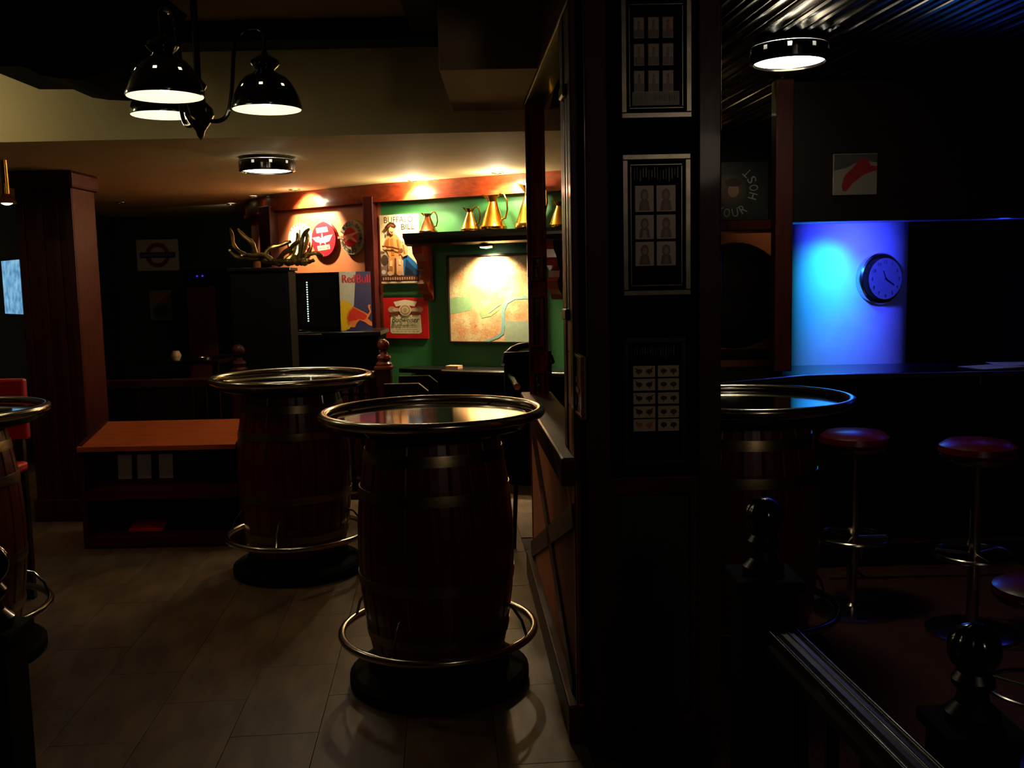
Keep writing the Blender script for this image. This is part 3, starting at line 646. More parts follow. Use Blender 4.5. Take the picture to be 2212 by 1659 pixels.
# lit screen beyond the column
sa = Wall((hy(-30, 620, 7.9).x, 7.9), (hy(50, 620, 7.2).x, 7.2))
t, w_, h_ = on_wall(sa, 'wall_screen', 'lit pale blue screen at the far left edge beside the wooden column', 'screen', 8, 562, 46, 678, .03)
board(w_+.05, h_+.05, .04, M['black'], t, 'housing')
scr = mat('lit_blue_screen', (120, 170, 200), .3, nscale=14, namt=.5, rgb2=(60, 110, 150)); b = scr.node_tree.nodes['Principled BSDF']
scr.node_tree.links.new(scr.node_tree.nodes['Color Ramp'].outputs[0], b.inputs['Emission Color']); b.inputs['Emission Strength'].default_value = 1.35
MB().box(-w_/2, w_/2, -.004, -.001, -h_/2, h_/2).build('display', scr, t)
t = bpy.data.objects.new('post', None); bpy.data.objects.remove(t)
# pendant at the far left edge
p = hy(15, 440, 6.2)
t = thing('pendant_lamp', 'slim brass pendant tube lamp at the left edge of the low ceiling', 'lamp', (p.x, p.y, LOW))
zl = p.z-LOW
MB().tube([(0, 0, 0), (0, 0, zl+.33)], .006).build('rod', M['black'], t)
MB().lathe([(.012, zl+.33), (.022, zl+.32), (.022, zl+.30), (.018, zl+.28), (.022, zl+.06), (.03, zl+.05), (.055, zl+.02), (.06, zl)], 20).build('shade', M['brass'], t)
MB().ball((0, 0, zl+.008), .035, 12, sc_=(1, 1, .5)).build('bulb', M['bulb'], t)
# ================================================================== BARREL TABLES
def make_barrel_table():
    t = thing('barrel_table', '', 'table', (0, 0, 0), 0, 'barrel bar tables with metal rails')
    MB().lathe([(0, 0), (.36, 0), (.37, .012), (.37, .05), (.35, .065), (.29, .07), (.28, .13), (0, .13)], 40).build('base_plate', M['dark'], t)
    ZB0, ZB1 = .13, 1.03
    def rad(z): q = (z-(ZB0+ZB1)/2)/((ZB1-ZB0)/2); return .318-.052*q*q
    n = 22; zs = [ZB0+(ZB1-ZB0)*k/10 for k in range(11)]; da = PI/n
    mb = MB(); vs = []; fs = []
    for z in zs:
        R = rad(z)
        for a_, dr in ((-da*.98, -.004), (-da*.82, 0), (0, .0008), (da*.82, 0), (da*.98, -.004)): vs.append(((R+dr)*math.cos(a_), (R+dr)*math.sin(a_), z))
        for a_ in (da*.98, -da*.98): vs.append(((R-.022)*math.cos(a_), (R-.022)*math.sin(a_), z))
    for i in range(10):
        for j in range(7): fs.append((i*7+j, i*7+(j+1) % 7, (i+1)*7+(j+1) % 7, (i+1)*7+j))
    fs += [tuple(range(6, -1, -1)), tuple(70+j for j in range(7))]
    mb.add(vs, fs, False); s0 = mb.build('stave', M['stave'], t)
    for k in range(1, n): copy_part(s0, 2*PI*k/n)
    for z in (.965, .815, .465, .24):
        h = .021; MB().lathe([(rad(z-h)-.002, z-h), (rad(z-h)+.004, z-h), (rad(z)+.0045, z), (rad(z+h)+.004, z+h), (rad(z+h)-.002, z+h)], 44).build('hoop', M['hoop'], t)
    MB().lathe([(0, 1.0), (.255, 1.0), (.255, 1.012), (0, 1.012)], 32).build('barrel_head', M['stave'], t)
    MB().lathe([(.20, 1.012), (.20, 1.06), (.385, 1.062), (.40, 1.07), (.40, 1.088), (0, 1.09)], 44).build('under_board', M['blackw'], t)
    MB().lathe([(0, 1.108), (.376, 1.108), (.380, 1.108), (.384, 1.105), (.384, 1.09), (0, 1.09)], 56).build('tabletop', M['glasstop'], t)
    MB().tube(circ(.437, 72, 1.118), .0195, 14, closed=True).build('hand_rail', M['steel'], t)
    for k in range(4):
        q = PI/4+k*PI/2+.25; c_, s_ = math.cos(q), math.sin(q)
        MB().tube([(.36*c_, .36*s_, 1.078), (.41*c_, .41*s_, 1.082), (.436*c_, .436*s_, 1.105)], .008, 8).build('rail_bracket', M['steel'], t)
        MB().tube([(.430*math.cos(q+j*.012), .430*math.sin(q+j*.012), 1.118) for j in (-1, 0, 1)], .0008, 6).build('rail_joint', M['steel'], t) if False else None
        q2 = q+.15; c_, s_ = math.cos(q2), math.sin(q2)
        MB().tube([(.287*c_, .287*s_, .36), (.33*c_, .33*s_, .345), (.372*c_, .372*s_, .29), (.392*c_, .392*s_, .225)], .006, 8).build('foot_rail_bracket', M['steel'], t)
    MB().tube(circ(.395, 72, .22), .0165, 14, closed=True).build('foot_rail', M['steel'], t)
    return t
bt = make_barrel_table(); bt.location = (-.325, 3.90, 0); bt['label'] = 'nearest barrel table with a glass top and metal rails, in front of the partition'
dup(bt, (-1.255, 5.50, 0), .3, 'barrel table farther back, beside the wooden leaflet rack')
dup(bt, (.985, 4.10, 0), .6, 'barrel table in the right room, half hidden behind the pillar')
dup(bt, (-2.52, 4.22, 0), .9, 'barrel table cut off by the left edge, with a red card holder on it')
q = hy(55, 850, 5.05); zt_ = hy(30, 818, 5.05).z
t = thing('red_chair', 'red backed chair behind the barrel table at the left edge', 'chair', (q.x-.21, 5.05, 0))
MB().box(-.21, .21, -.02, .03, zt_-.32, zt_, c=.012).build('backrest', M['redp'], t)
MB().box(-.2, .2, -.40, -.0, .70, .75, c=.015).build('seat', M['redp'], t)
for x in (-.18, .14):
    MB().box(x, x+.04, -.012, .028, 0, zt_-.31, c=.004).build('leg', M['blackw'], t); MB().box(x, x+.04, -.38, -.34, 0, .70, c=.004).build('leg', M['blackw'], t)
# ================================================================== CHANDELIER
def shade_mesh():
    prof = [(.152, 0), (.154, .006), (.150, .03), (.143, .055), (.132, .08), (.128, .088), (.121, .100), (.110, .118), (.09, .14), (.06, .155), (.045, .165), (.04, .172), (.055, .185), (.064, .197), (.06, .212), (.038, .228), (.016, .24), (.012, .25)]
    n = 48
    hole = lambda i, j: i == 5 and j % 6 == 0
    mb = MB(); mb.lathe(prof, n, skip=hole); return mb
def shade_inner():
    prof = [(.149, .002), (.146, .03), (.139, .055), (.129, .08), (.125, .088), (.118, .100), (.107, .118), (.087, .138), (0, .150)]
    mb = MB(); mb.lathe(prof, 48, skip=lambda i, j: i == 4 and j % 6 == 0); return mb
_c = hy(432, 262, 4.5); CH = Vector((_c.x, 4.5, 0))
ch = thing('chandelier', 'black three arm pub chandelier with goosenecks and pierced shades', 'lamp', (CH.x, CH.y, HIGH))
zh = 2.40-HIGH
MB().tube([(0, 0, 0), (0, 0, zh+.1)], .016, 12).build('stem', M['iron'], ch)
MB().lathe([(0, 0), (.07, 0), (.06, -.03), (.02, -.045)], 24).build('ceiling_cup', M['iron'], ch)
MB().lathe([(0, zh-.10), (.015, zh-.08), (.02, zh-.06), (.05, zh-.02), (.065, zh+.01), (.06, zh+.04), (.03, zh+.07), (.028, zh+.12), (.04, zh+.14), (.016, zh+.17)], 24).build('hub', M['iron'], ch)
SM = shade_mesh().build('lamp_shade', M['iron'], ch); SI = None
spots_ = [(hy(357, 210, 4.02), 0), (hy(577, 238, 4.42), 1), (hy(352, 250, 4.85), 2)]
for k, (p, _) in enumerate(spots_):
    q = Vector((p.x-CH.x, p.y-CH.y, p.z-HIGH)); d = Vector((q.x, q.y, 0)); Ld = d.length; d.normalize()
    s = SM if k == 0 else SM.copy()
    if k: C.objects.link(s)
    s.parent = ch; s.location = q
    inn = shade_inner().build('shade_lining', M['white'], s)
    MB().ball((0, 0, .06), .034, 16, sc_=(1, 1, 1.15)).build('bulb', M['bulb'], s)
    P = [Vector((0, 0, zh)), d*(Ld*.25)+Vector((0, 0, zh-.02)), d*(Ld*.42)+Vector((0, 0, zh+.01)), d*(Ld*.5)+Vector((0, 0, zh+.12)), d*(Ld*.56)+Vector((0, 0, q.z+.27)), d*(Ld*.68)+Vector((0, 0, q.z+.345)), d*(Ld*.86)+Vector((0, 0, q.z+.36)), d*Ld+Vector((0, 0, q.z+.33)), d*Ld+Vector((0, 0, q.z+.245))]
    # smooth the path
    S = []
    for i in range(len(P)-1):
        a_ = P[max(i-1, 0)]; b0 = P[i]; b1 = P[i+1]; c_ = P[min(i+2, len(P)-1)]
        for u in (0, .25, .5, .75): S.append(.5*((2*b0)+(b1-a_)*u+(2*a_-5*b0+4*b1-c_)*u*u+(3*b0-a_-3*b1+c_)*u**3))
    S.append(P[-1])
    MB().tube(S, .010, 10).build('arm', M['iron'], ch)
    light('POINT', 'bulb_light', (p.x, p.y, p.z-.015), E_BULB, WARM, .08)
    light('POINT', 'bulb_light', (p.x, p.y, p.z+.075), 1.2, WARM, .012)
# drum lamps on the ceilings
def drum(loc, label, rad_=.165, E=E_DRUM):
    t = thing('drum_ceiling_lamp', label, 'lamp', loc, 0, 'pierced black drum lamps on the ceilings')
    k = rad_/.165
    n = 60
    hole = lambda i, j: i == 1 and j % 6 == 0
    MB().lathe([(.165*k, -.022), (.168*k, -.032), (.168*k, -.050), (.166*k, -.085), (.152*k, -.092), (.150*k, -.086)], n, skip=hole).build('drum', M['iron'], t)
    MB().lathe([(0, 0), (.07, 0), (.07, -.012), (.164*k, -.016), (.164*k, -.020), (0, -.020)], n).build('top_plate', M['iron'], t)
    MB().lathe([(0, -.078), (.148*k, -.078), (.148*k, -.081), (0, -.083)], n).build('diffuser', M['bulb'], t)
    light('POINT', 'drum_light', Vector(loc)+Vector((0, 0, -.11)), E, WARM, .09)
    light('POINT', 'drum_inner_light', Vector(loc)+Vector((0, 0, -.052)), 1.6, WARM, .006)
    return t
p = hy(576, 371, 6.2)
dl = hz(576, 340, LOW); drum((dl.x, dl.y, LOW), 'round black pierced lamp under the low left ceiling', .175)
dr = hz(1705, 92, RCEIL-.005); drum((dr.x, dr.y, RCEIL-.004), 'round black pierced lamp under the dark ribbed right ceiling', .168, 6.0)
# moulded canopy at top left
pf = [hy(x, y, 5.15) for x, y in ((-70, 60), (-60, 115), (0, 150), (85, 193), (160, 193), (178, 200), (200, 211), (235, 216), (280, 218), (330, 205), (372, 160), (392, 90), (400, 30), (402, -20))]
poly = [(q.x, q.z) for q in pf]; poly += [(poly[-1][0], HIGH-.002), (poly[0][0], HIGH-.002)]
t = thing('bar_canopy', 'black moulded canopy hanging from the ceiling at the top left', 'canopy', (poly[8][0], 5.15, 0))
MB().prism([(a_-poly[8][0], b_) for a_, b_ in poly], -.55, .0, 'y').build('body', M['dark'], t)
MB().prism([(a_-poly[8][0], b_) for a_, b_ in [(poly[2][0]+.1, poly[2][1]+.55), (poly[2][0]+.5, poly[2][1]+.38), (poly[2][0]+.52, poly[2][1]+.40), (poly[2][0]+.1, poly[2][1]+.58)]], -.57, -.55, 'y').build('moulding', M['wood'], t)
# globe lamp outside the frame on the left: the source of the yellow wash on the bulkhead
t = thing('globe_lamp', 'opal globe lamp hanging beyond the left edge', 'lamp', (-3.2, 4.85, HIGH))
MB().tube([(0, 0, 0), (0, 0, -.3)], .008).build('rod', M['iron'], t)
MB().ball((0, 0, -.38), .09, 20).build('globe', M['bulb'], t)
light('POINT', 'globe_light', (-3.2, 4.85, HIGH-.38), E_SCONCE, (1, .86, .42), .1)
# ================================================================== RAILING with turned balusters behind the tables
def newel(name, label, x, y, ball_z, r=.045, m='mahog'):
    t = thing(name, label, 'post', (x, y, 0), 0, 'turned newel posts')
    zt = ball_z
    MB().box(-.05, .05, -.05, .05, 0, zt-.17, c=.006).build('shaft', M['wood'], t)
    MB().box(-.062, .062, -.062, .062, zt-.17, zt-.145, c=.006).build('cap', M[m], t)
    MB().lathe([(.055, zt-.145), (.056, zt-.13), (.04, zt-.115), (.042, zt-.10), (.05, zt-.09), (.045, zt-.075), (.028, zt-.065), (.024, zt-.05), (.03, zt-.04)], 24).build('collar', M[m], t)
    MB().ball((0, 0, zt), r, 20).build('ball', M[m], t)
    return t
RY = 6.75
n2 = hy(828, 745, RY); n1 = hy(515, 757, RY)
newel('newel_post', 'newel post with a shiny ball top below the red beer sign', n2.x, RY, n2.z, .042)
newel('newel_post', 'newel post with a dark ball top behind the farther barrel table', n1.x, RY, n1.z, .044, 'wood')
RW = Wall((n1.x, RY), (n2.x, RY))
t = thing('baluster_railing', 'dark wooden railing of turned balusters behind the farther barrel table', 'railing', RW.a, RW.rz)
zr = n2.z-.20
MB().box(.066, RW.len-.066, -.035, .035, zr-.03, zr+.02, c=.01).build('top_rail', M['mahog'], t)
MB().box(.066, RW.len-.066, -.03, .03, .12, .17, c=.008).build('bottom_rail', M['wood'], t)
b0 = None
bp_ = [(.018, .17), (.018, .25), (.026, .27), (.014, .29), (.024, .34), (.028, .42), (.018, .56), (.013, .62), (.024, .645), (.024, .665), (.013, .69), (.022, .74), (.026, .80), (.014, .86), (.022, .88), (.016, .90), (.018, .93), (.018, zr-.03)]
nb = 11
for k in range(nb):
    if b0 is None: q = b0 = MB().lathe(bp_, 14).build('baluster', M['wood'], t)
    else: q = b0.copy(); C.objects.link(q); q.parent = t
    q.location = (.09+(RW.len-.18)*(k+.5)/nb, 0, 0)
# bench backs right of the newel
def bench(label, px0_, px1_, py, Y, h_=.10):
    a_ = hy(px0_, py, Y); b_ = hy(px1_, py, Y); Ld = b_.x-a_.x
    t = thing('bench', label, 'bench', (a_.x, Y, 0), 0, 'wooden benches behind the nearest table'); z = a_.z
    MB().prism([(0, z-h_), (0, z), (Ld-.06, z), (Ld, z-.05), (Ld, z-h_)], -.03, .02, 'y').build('backrest', M['blackw'], t)
    MB().box(0, Ld, -.42, .0, .42, .46, c=.008).build('seat', M['blackw'], t)
    for q in (.03, Ld-.06):
        MB().box(q, q+.05, -.01, .03, 0, z-h_+.01, c=.004).build('leg', M['blackw'], t)
        MB().box(q, q+.05, -.40, -.35, 0, .42, c=.004).build('leg', M['blackw'], t)
bench('farther dark bench back with a clipped corner, in front of the wall ledge', 862, 945, 812, 6.95)
bench('nearer dark bench back with a clipped corner, just behind the nearest table', 830, 925, 829, 6.2)
# round back chair
p = hy(1156, 806, 5.9)
t = thing('bar_chair', 'black round backed chair with a metal tipped arm beside the partition', 'chair', (p.x-.04, 6.0, 0), .2)
MB().tube([(-.15+.15*(1-math.cos(q)), .0+.06*math.sin(q), 1.12-.0+.11*math.sin(q)) for q in [PI*k/10 for k in range(11)]], .022, 10).build('back_hoop', M['black'], t)
MB().box(-.15, .15, -.01, .03, .82, 1.20, c=.01).build('backrest', M['black'], t)
MB().tube([(-.12, -.02, 1.06), (-.14, -.25, 1.04), (-.15, -.34, 1.03)], .018, 10).build('arm', M['black'], t)
MB().tube([(-.15, -.335, 1.03), (-.153, -.39, 1.026)], .02, 10).build('arm_tip', M['steel'], t)
MB().lathe([(0, .76), (.19, .76), (.2, .78), (.19, .82), (0, .83)], 28).build('seat', M['black'], t)
for k in range(4):
    q = PI/4+k*PI/2; MB().tube([(.13*math.cos(q), .13*math.sin(q), .77), (.2*math.cos(q), .2*math.sin(q), .0)], .014, 8).build('leg', M['black'], t)
# ================================================================== LEAFLET RACK
RKY = 6.02
xa, xb = hy(168, 975, RKY).x, hy(520, 955, RKY).x; wd = xb-xa
zt = hy(340, 962, RKY).z; zbk = hy(350, 908, RKY+.42).z
t = thing('leaflet_rack', 'low wooden rack with a sloping orange lit top and open shelves', 'rack', ((xa+xb)/2, RKY, 0))
for s_ in (-1, 1):
    a_, b_ = sorted((s_*wd/2, s_*(wd/2-.03)))
    MB().prism([(0, 0), (.42, 0), (.42, zbk+.01), (0, zt+.01)], a_, b_, 'x').build('side_panel', M['wood'], t)
MB().prism([(-.02, zt-.03), (-.02, zt), (.42, zbk), (.42, zbk-.03)], -wd/2+.002, wd/2-.032, 'x').build('sloping_top', M['ctop'], t)
MB().box(-wd/2+.03, wd/2-.03, .40, .42, .02, zbk-.03).build('back_panel', M['dark'], t)
for (pyf, pyb) in ((1072, 1010), (1172, 1110)):
    zf = hy(340, pyf, RKY).z; zb_ = zf+.10
    MB().prism([(.0, zf), (.0, zf+.02), (.38, zb_+.02), (.38, zb_)], -wd/2+.032, wd/2-.032, 'x').build('shelf', M['woodh'], t)
    MB().box(-wd/2+.03, wd/2-.03, -.012, .004, zf-.02, zf+.045, c=.003).build('shelf_lip', M['woodh'], t)
MB().box(-wd/2+.03, wd/2-.03, .0, .02, .0, .06, c=.003).build('kick_board', M['woodh'], t)
zf = hy(340, 1072, RKY).z+.045
for k, x in enumerate((268, 310, 357)):
    q = hy(x, 1000, RKY+.2)
    o = thing('leaflet', '%s of three pale leaflets standing on the rack under its sloping top' % ('leftmost', 'middle', 'rightmost')[k], 'leaflet', (q.x, RKY+.2, zf+.03), 0, 'pale leaflets in the rack')
    MB().box(-.045, .045, 0, .006, .0, .16).build('sheet', M['paper'], o); o.rotation_euler = (-.1, 0, 0)
q = hy(315, 1140, RKY+.1); zf = hy(340, 1172, RKY).z
o = thing('red_booklet', 'red booklet lying on the bottom shelf of the wooden rack', 'booklet', (q.x, RKY+.15, zf+.068), .15)
MB().box(-.11, .11, -.07, .07, 0, .008, c=.001).box(-.105, .105, -.068, .066, .008, .014).build('cover', M['redp'], o); o.rotation_euler = (.26, 0, 0)
# rail / bench behind the rack
a_, b_ = hy(205, 822, 7.6), hy(480, 820, 7.6)
t = thing('settle', 'dark high backed settle behind the leaflet rack', 'bench', ((a_.x+b_.x)/2, 7.6, 0)); Ld = b_.x-a_.x
MB().box(-Ld/2, Ld/2, -.02, .04, a_.z-.07, a_.z, c=.01).build('top_rail', M['wood'], t)
for k in range(9): MB().box(-Ld/2+.02+k*(Ld-.04)/9+.004, -Ld/2+.02+(k+1)*(Ld-.04)/9-.004, -.005, .02, .45, a_.z-.07, c=.003).build('plank', M['blackw'], t)
MB().box(-Ld/2, Ld/2, -.45, -.0, .40, .45, c=.01).build('seat', M['blackw'], t)
for x in (-Ld/2+.03, Ld/2-.08):
    for y in (-.42, -.05): MB().box(x, x+.05, y, y+.05, 0, .40, c=.004).build('leg', M['blackw'], t)
a_ = hy(300, 815, 8.6)
t = thing('far_table', 'dark table in the far corner behind the settle', 'table', (a_.x+.1, 9.0, 0)); tz = .98
MB().box(-.7, .6, -.35, .35, tz-.04, tz, c=.008).build('top', M['black'], t)
for x in (-.62, .52):
    for y in (-.29, .24): MB().box(x, x+.05, y, y+.05, 0, tz-.04, c=.004).build('leg', M['black'], t)
q = hz(303, 797, tz)
o = thing('candle_glass', 'round cream candle glass on the far dark table', 'candle', (q.x, max(q.y, 8.75), tz)); MB().lathe([(0, 0), (.03, 0), (.045, .03), (.045, .05), (.03, .08), (.022, .085)], 20).build('bowl', pc((206, 190, 150)), o)
q2 = hz(362, 797, tz)
o = thing('ashtray', 'shallow shiny ashtray on the far dark table', 'ashtray', (q.x+.26, max(q.y, 8.75), tz)); MB().lathe([(0, .004), (.05, .004), (.06, .022), (.068, .022), (.06, 0), (0, 0)], 24).build('dish', M['steel'], o)
# ================================================================== RIGHT ROOM
OWR = Wall((.92, 7.2), (2.1, 7.2))
o = MB().box(0, OWR.len, 0, .1, 0, RCEIL).build('wall_terracotta_right', M['orange']); o.location = OWR.a; struct(o)
def wp(name, x0, x1, y0, y1, m, th):
    u0, z1 = OWR.hit(x0, y0); u1, z0 = OWR.hit(x1, y1)
    o = MB().box(u0, u1, -th, .01, z0, z1, c=.005).build(name, M[m]); o.location = OWR.a; return struct(o)
wp('trim_8', 1540, 1672, 478, 496, 'wood', .03)
wp('trim_9', 1540, 1672, 755, 772, 'wood', .03)
wp('wall_dark_panel', 1540, 1700, 200, 478, 'dark', .015)
# barrel end sign
t = thing('recessed_downlight', 'small recessed light over the terracotta panel, hidden behind the pillar', 'lamp', (1.12, 6.35, RCEIL-.0))
MB().lathe([(.034, 0), (.05, 0), (.05, -.006), (.036, -.010), (.034, 0)], 24).build('bezel', M['steel'], t)
MB().lathe([(0, -.004), (.034, -.003)], 24).build('lens', M['bulb'], t)
light('SPOT', 'panel_light', (1.12, 6.35, RCEIL-.03), 22, WARM, .03, rot=Vector((.45, .75, -.9)), spot=95, blend=1)  # unseen lamp added to brighten the terracotta panel
u, z, w_, h_ = OWR.rect(1498, 524, 1674, 745, .03)
t = thing('barrel_end_sign', 'dark round barrel end sign on the terracotta panel behind the pillar', 'sign', OWR.pt(u, z, .03), 0)
T = Matrix.Rotation(PI/2, 4, 'X')
R = h_/2
MB().lathe([(R*.93, 0), (R*.95, -.0), (R, .0), (R, .03), (R*.95, .034), (R*.93, .02)], 44, T).build('rim', M['blackw'], t)
for k in range(8):
    xx = -R+k*R/4; x2 = xx+R/4; f_ = lambda q: math.sqrt(max(0, (R*.94)**2-q*q))
    pl = [(xx+.003, -f_(xx+.003)), (x2-.003, -f_(x2-.003)), (x2-.003, f_(x2-.003)), (xx+.003, f_(xx+.003))]
    if k == 0: pl = [(x2-.003, -f_(x2-.003)), (x2-.003, f_(x2-.003)), (xx+.02, 0)]
    if k == 7: pl = [(xx+.003, -f_(xx+.003)), (x2-.02, 0), (xx+.003, f_(xx+.003))]
    MB().prism(pl, -.015, .0, 'y').build('plank', M['blackw'], t)
a = Art(2*R, 2*R, 100, 100, -.018)
a.ell(50, 50, 33, 33, (40, 28, 24)).ell(50, 50, 31, 31, (24, 18, 20)).poly([(30, 34), (46, 26), (66, 30), (74, 42), (60, 48), (40, 44)], (58, 34, 26)).poly([(36, 56), (52, 52), (70, 60), (58, 70), (40, 68)], (62, 30, 26)).build('print', t)
# square dark sign above
t, w_, h_ = tin_sign(OWR, 'square dark sign lettered in a ring around a face, high behind the pillar', 1500, 350, 1660, 476, (30, 32, 34), off=.015)
a = Art(w_, h_, 160, 126)
a.rect(1, 1, 159, 125, (26, 30, 32)).ell(78, 60, 34, 34, (40, 40, 36)).ell(78, 60, 26, 28, (52, 42, 34)).ell(84, 62, 12, 14, (96, 74, 62)).ell(84, 44, 18, 9, (30, 22, 20))
for k, ch_ in enumerate('YOUR HOST'):
    q = -2.62+k*-.36
    if ch_ != ' ': a.text(ch_, 78+50*math.sin(q+0), 60-50*math.cos(q+0), 19, (112, 118, 114), 13, rot=q+PI)
a.build('print', t)
# round column lit blue
cc = hy(1828, 640, 6.35)
o = MB().lathe([(.366, 0), (.366, RCEIL+.01)], 64).build('wall_round_column', M['plaster']); o.location = (cc.x, 6.35, 0); struct(o)
# canopy over the bar
PX = hy(1688, 600, 5.27)
cz = hy(1830, 479, 5.35).z
bc = thing('bar_canopy', 'long black canopy over the right hand bar, lit blue beneath', 'canopy', (PX.x, 5.3, 0))
cyl = 4.55-PX.x
MB().box(-.04, cyl, 0, .05, cz, RCEIL-.002, c=.004).build('front_board', M['blackw'], bc)
MB().prism([(.03, .05), (cyl, .05), (cyl, .62), (.20, .62)], cz+.02, cz+.05, 'z').build('underside', M['plaster'], bc)
MB().box(-.04, cyl, -.02, 0, cz+.0, cz+.06, c=.006).build('moulding', M['blackw'], bc)
MB().tube([(.02, .065, cz+.012), (cyl-.1, .065, cz+.012)], .006, 8).build('light_strip', M['blueled'], bc)
o = MB().box(-.047, .047, -.047, .047, 1.12, RCEIL-.002, c=.006).build('canopy_post', M['wood'], bc); o.location = (0, -.03, 0)
light('SPOT', 'blue_bar_light', (cc.x-.25, 5.45, cz-.02), 85, (.035, .05, 1), .05, rot=Vector((0.06, .8, -.55)), spot=125, blend=.9)
light('SPOT', 'blue_bar_light', (cc.x-.36, 5.72, cz-.01), 26.0, (.0, .9, 1), .05, rot=Vector((.14, .62, -.62)), spot=80, blend=1)
for x in (2.9, 3.6): light('POINT', 'blue_bar_light', (x, 5.75, cz-.03), .35, (.03, .06, 1), .03)
# picture on the canopy front
we0, we1 = hy(1672, 600, 5.36), hy(1676, 600, 7.25)
BE = Wall((we0.x, 5.36), (we1.x, 7.25))
o = MB().box(0, BE.len, -.05, .0, 0, RCEIL+.01).build('wall_bar_end', M['dark']); o.location = BE.a; o.rotation_euler = (0, 0, BE.rz); struct(o)  # edge-on wall added to keep blue light off the terracotta panel
CNW = Wall((1.0, 5.3), (4.0, 5.3))
t, w_, h_ = on_wall(CNW, 'canopy_picture', 'pale picture with a slanting red bottle shape on the canopy above the bar', 'picture', 1800, 332, 1895, 421, .012)
board(w_, h_, .01, pc((150, 142, 134)), t)
a = Art(w_, h_, 95, 90); a.rect(1, 1, 94, 89, (112, 108, 100)).poly([(1, 1), (94, 1), (94, 20), (60, 14), (30, 30), (1, 36)], (60, 56, 56)).poly([(18, 70), (24, 48), (44, 28), (58, 10), (74, 12), (80, 26), (94, 28), (94, 36), (66, 46), (44, 62), (28, 82), (20, 80)], (120, 22, 28)).build('print', t)
# clock on the round column
th_ = math.asin(.24); n_c = Vector((math.sin(th_), -math.cos(th_), 0)); cp_ = Vector((cc.x, 6.35, 0))+n_c*.366
ray_ = ray(1903, 602); zc_ = EYE+ray_.z*(cp_.y/ray_.y)
ck = thing('wall_clock', 'round wall clock hung on the blue lit column', 'clock', (cp_.x, cp_.y-.01, zc_), math.radians(20))
R = .158
MB().lathe([(0, .01), (R*.95, .01), (R, .0), (R, -.03), (R*.96, -.05), (R*.86, -.062), (R*.80, -.052), (R*.80, -.03), (0, -.03)], 48, Matrix.Rotation(-PI/2, 4, 'X') @ Matrix.Diagonal((1, 1, -1, 1))).build('case', M['steel'], ck)
o = ck.children[0]
for v in o.data.vertices: pass
a = Art(R*1.6, R*1.6, 100, 100, -.035)
a.ell(50, 50, 49.5, 49.5, (120, 118, 124), 40)
for k in range(12):
    q = k*PI/6; a.text(str(12 if k == 0 else k), 50+40*math.sin(q), 50-40*math.cos(q), 8, (40, 40, 52))
a.poly([(48.5, 52), (51.5, 52), (43, 30), (41, 31)], (24, 24, 34)).poly([(49, 48), (50, 53), (74, 66), (75, 64)], (24, 24, 34)).ell(50, 50, 3, 3, (24, 24, 34)).build('dial', ck)
# bar counter
BZ = 1.10
pL = hz(1700, 800, BZ); ph = hz(1560, 808, BZ)
bar = thing('bar_counter', 'long black bar counter with a metal rail, in front of the blue column', 'bar', (pL.x, 5.2, 0))
e_ = 4.5-pL.x; x0 = hy(1500, 812, 5.0).x-pL.x; 
top = [(x0, -.32), (-.02, -.02), (e_, .0), (e_, .55), (x0, .55)]
MB().prism(top, BZ-.05, BZ, 'z').build('worktop', M['black'], bar)
MB().prism([(x0+.05, -.22), (0, .08), (e_, .1), (e_, .5), (x0+.05, .5)], .1, BZ-.05, 'z').build('body', M['dark'], bar)
for k in range(6): MB().box(.15+k*.42, .15+k*.42+.34, .085, .1, .2, BZ-.14, c=.006).build('front_panel', M['blackw'], bar)
MB().tube([(x0, -.345, BZ-.01), (-.1, -.085, BZ-.01), (0.02, -.035, BZ-.01), (.15, -.03, BZ-.01), (e_, -.03, BZ-.01)], .016, 12).build('hand_rail', M['steel'], bar)
for x in (.02, .95, 1.9): MB().tube([(x, -.03, BZ-.012), (x, -.03, BZ-.06), (x, .06, BZ-.10)], .009, 8).build('rail_bracket', M['steel'], bar)
MB().tube([(.1, -.15, .22), (e_, -.13, .22)], .016, 12).build('foot_rail', M['steel'], bar)
for x in (.3, 1.2, 2.2): MB().tube([(x, -.14, .22), (x, -.10, .12), (x, .1, .12)], .01, 8).build('foot_rail_bracket', M['steel'], bar)
for k, (x, dy, r_) in enumerate(((2105, 0, .3), (2135, .1, -.1))):
    q = hz(x, 785-k*10, BZ+.002)
    o = thing('bar_menu', '%s sheet of paper lying on the black bar counter' % ('nearer pale', 'farther pale')[k], 'paper', (q.x, 5.42+.12*k, BZ+.002*(k+1)), r_, 'papers on the bar')
    MB().box(-.15, .15, -.10, .10, 0, .0015).build('sheet', M['paper'], o)
# stools
def make_stool():
    t = thing('bar_stool', '', 'stool', (0, 0, 0), 0, 'red topped bar stools at the bar')
    MB().lathe([(0, 0), (.20, 0), (.20, .012), (.17, .02), (.04, .03), (.028, .04)], 32).build('base', M['steel'], t)
    MB().tube([(0, 0, .03), (0, 0, .74)], .026, 16).build('column', M['steel'], t)
    MB().tube(circ(.17, 40, .34), .010, 10, closed=True).build('foot_ring', M['steel'], t)
    for k in range(3): q = k*2*PI/3; MB().tube([(.02*math.cos(q), .02*math.sin(q), .34), (.17*math.cos(q), .17*math.sin(q), .34)], .007, 8).build('spoke', M['steel'], t)
    MB().lathe([(0, .73), (.13, .73), (.155, .745), (.16, .76), (.0, .76)], 36).build('seat_pan', M['steel'], t)
    MB().lathe([(0, .76), (.155, .76), (.165, .775), (.16, .80), (.13, .82), (0, .828)], 36).build('cushion', M['leather'], t)
    return t
st = make_stool()
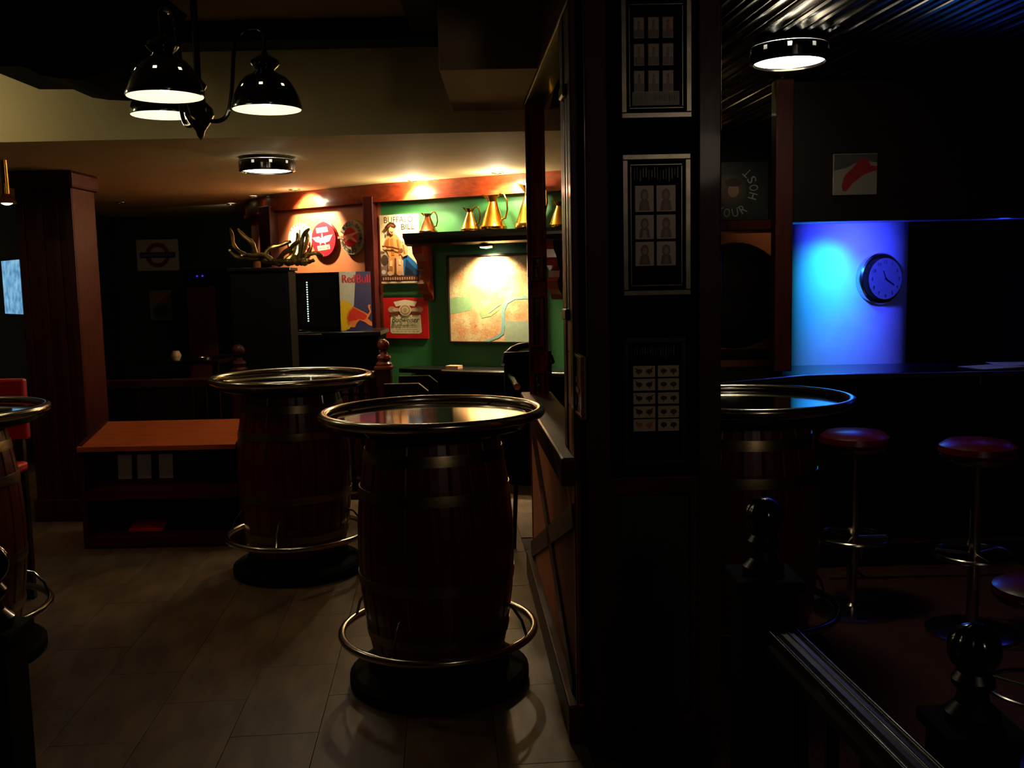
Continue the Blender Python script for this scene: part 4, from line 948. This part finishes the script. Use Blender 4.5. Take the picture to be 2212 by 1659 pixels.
p = hz(1846, 930, .89); st.location = (p.x, p.y, 0); st.scale = (1, 1, 1.08); st['label'] = 'red topped bar stool just beyond the right barrel table'
p = hz(2112, 950, .89); dup(st, (p.x, p.y, 0), .5, 'red topped bar stool toward the right end of the bar')
p = hz(2188, 1262, .62); s3 = dup(st, (p.x+.10, p.y, 0), .2, 'low red cushioned stool cut off by the right edge'); s3.scale = (.95, .95, .76)
del s3['group']
# ---------------- dark carved newels and stair hand rail near the camera
def carved_newel(label, x, y, zt, hw=.055):
    t = thing('carved_newel', label, 'post', (x, y, 0), 0, 'black carved newels near the camera')
    MB().box(-hw, hw, -hw, hw, 0, zt-.20, c=.008).build('shaft', M['dark'], t)
    MB().box(-hw-.014, hw+.014, -hw-.014, hw+.014, zt-.20, zt-.17, c=.008).build('cap', M['dark'], t)
    MB().lathe([(.05, zt-.17), (.052, zt-.15), (.032, zt-.13), (.028, zt-.11), (.04, zt-.095), (.04, zt-.085), (.03, zt-.07)], 24).build('collar', M['black'], t)
    # lobed finial
    n = 64; prof = [(math.sin(PI*i/14), -math.cos(PI*i/14)) for i in range(15)]; vs = []
    for i, (rr_, zz) in enumerate(prof):
        for j in range(n):
            a_ = 2*PI*j/n; k_ = 1+.09*abs(math.cos(4*a_)); R = .047
            vs.append((R*rr_*k_*math.cos(a_), R*rr_*k_*math.sin(a_), zt-.025+R*1.05*zz))
    fs = [(i*n+j, i*n+(j+1) % n, (i+1)*n+(j+1) % n, (i+1)*n+j) for i in range(14) for j in range(n)]
    MB().add(vs, fs, True).build('finial', M['iron'], t)
    return t
q = hy(1650, 1112, 2.4); carved_newel('black carved newel with a lobed top right of the pillar', q.x, 2.4, q.z+.02, .07)
q = hy(2105, 1395, 1.8); carved_newel('black carved newel with a lobed top in the lower right corner', q.x, 1.8, q.z+.02, .065)
q = hy(-32, 1215, 2.15); carved_newel('black carved newel cut off by the left edge', q.x, 2.15, q.z+.02, .055)
A_, B_ = hz(1672, 1372, .80), hz(1985, 1690, .80)
t = thing('stair_hand_rail', 'dark polished stair hand rail running to the lower right corner', 'hand rail', (A_.x+.03, A_.y, 0))
d = Vector((B_.x-A_.x, B_.y-A_.y, 0)); Ld = d.length; rz = math.atan2(d.y, d.x); t.rotation_euler = (0, 0, rz)
prof = [(-.042, .745), (-.042, .765), (-.030, .772), (-.028, .782), (-.036, .787), (-.034, .796), (-.015, .805), (.015, .805), (.034, .796), (.036, .787), (.028, .782), (.030, .772), (.042, .765), (.042, .745)]
mb = MB().prism(prof, -.02, Ld+.5, 'x'); mb.build('rail', M['blackw'], t)
for (y_, z_q, r_q) in ((-.030, .799, .006), (.003, .803, .005), (.031, .799, .007)): MB().tube([(-.02, y_, z_q), (Ld+.5, y_, z_q)], r_q, 16).build('bead', M['black'], t)
nbb = 6
for k in range(nbb):
    o = MB().lathe([(.016, .0), (.016, .10), (.024, .13), (.014, .16), (.024, .26), (.014, .46), (.022, .50), (.014, .54), (.016, .746)], 14).build('baluster', M['black'], t); o.location = (.1+k*(Ld+.3)/nbb, 0, 0)
# low wall panel under the beam of the doorway between the rooms
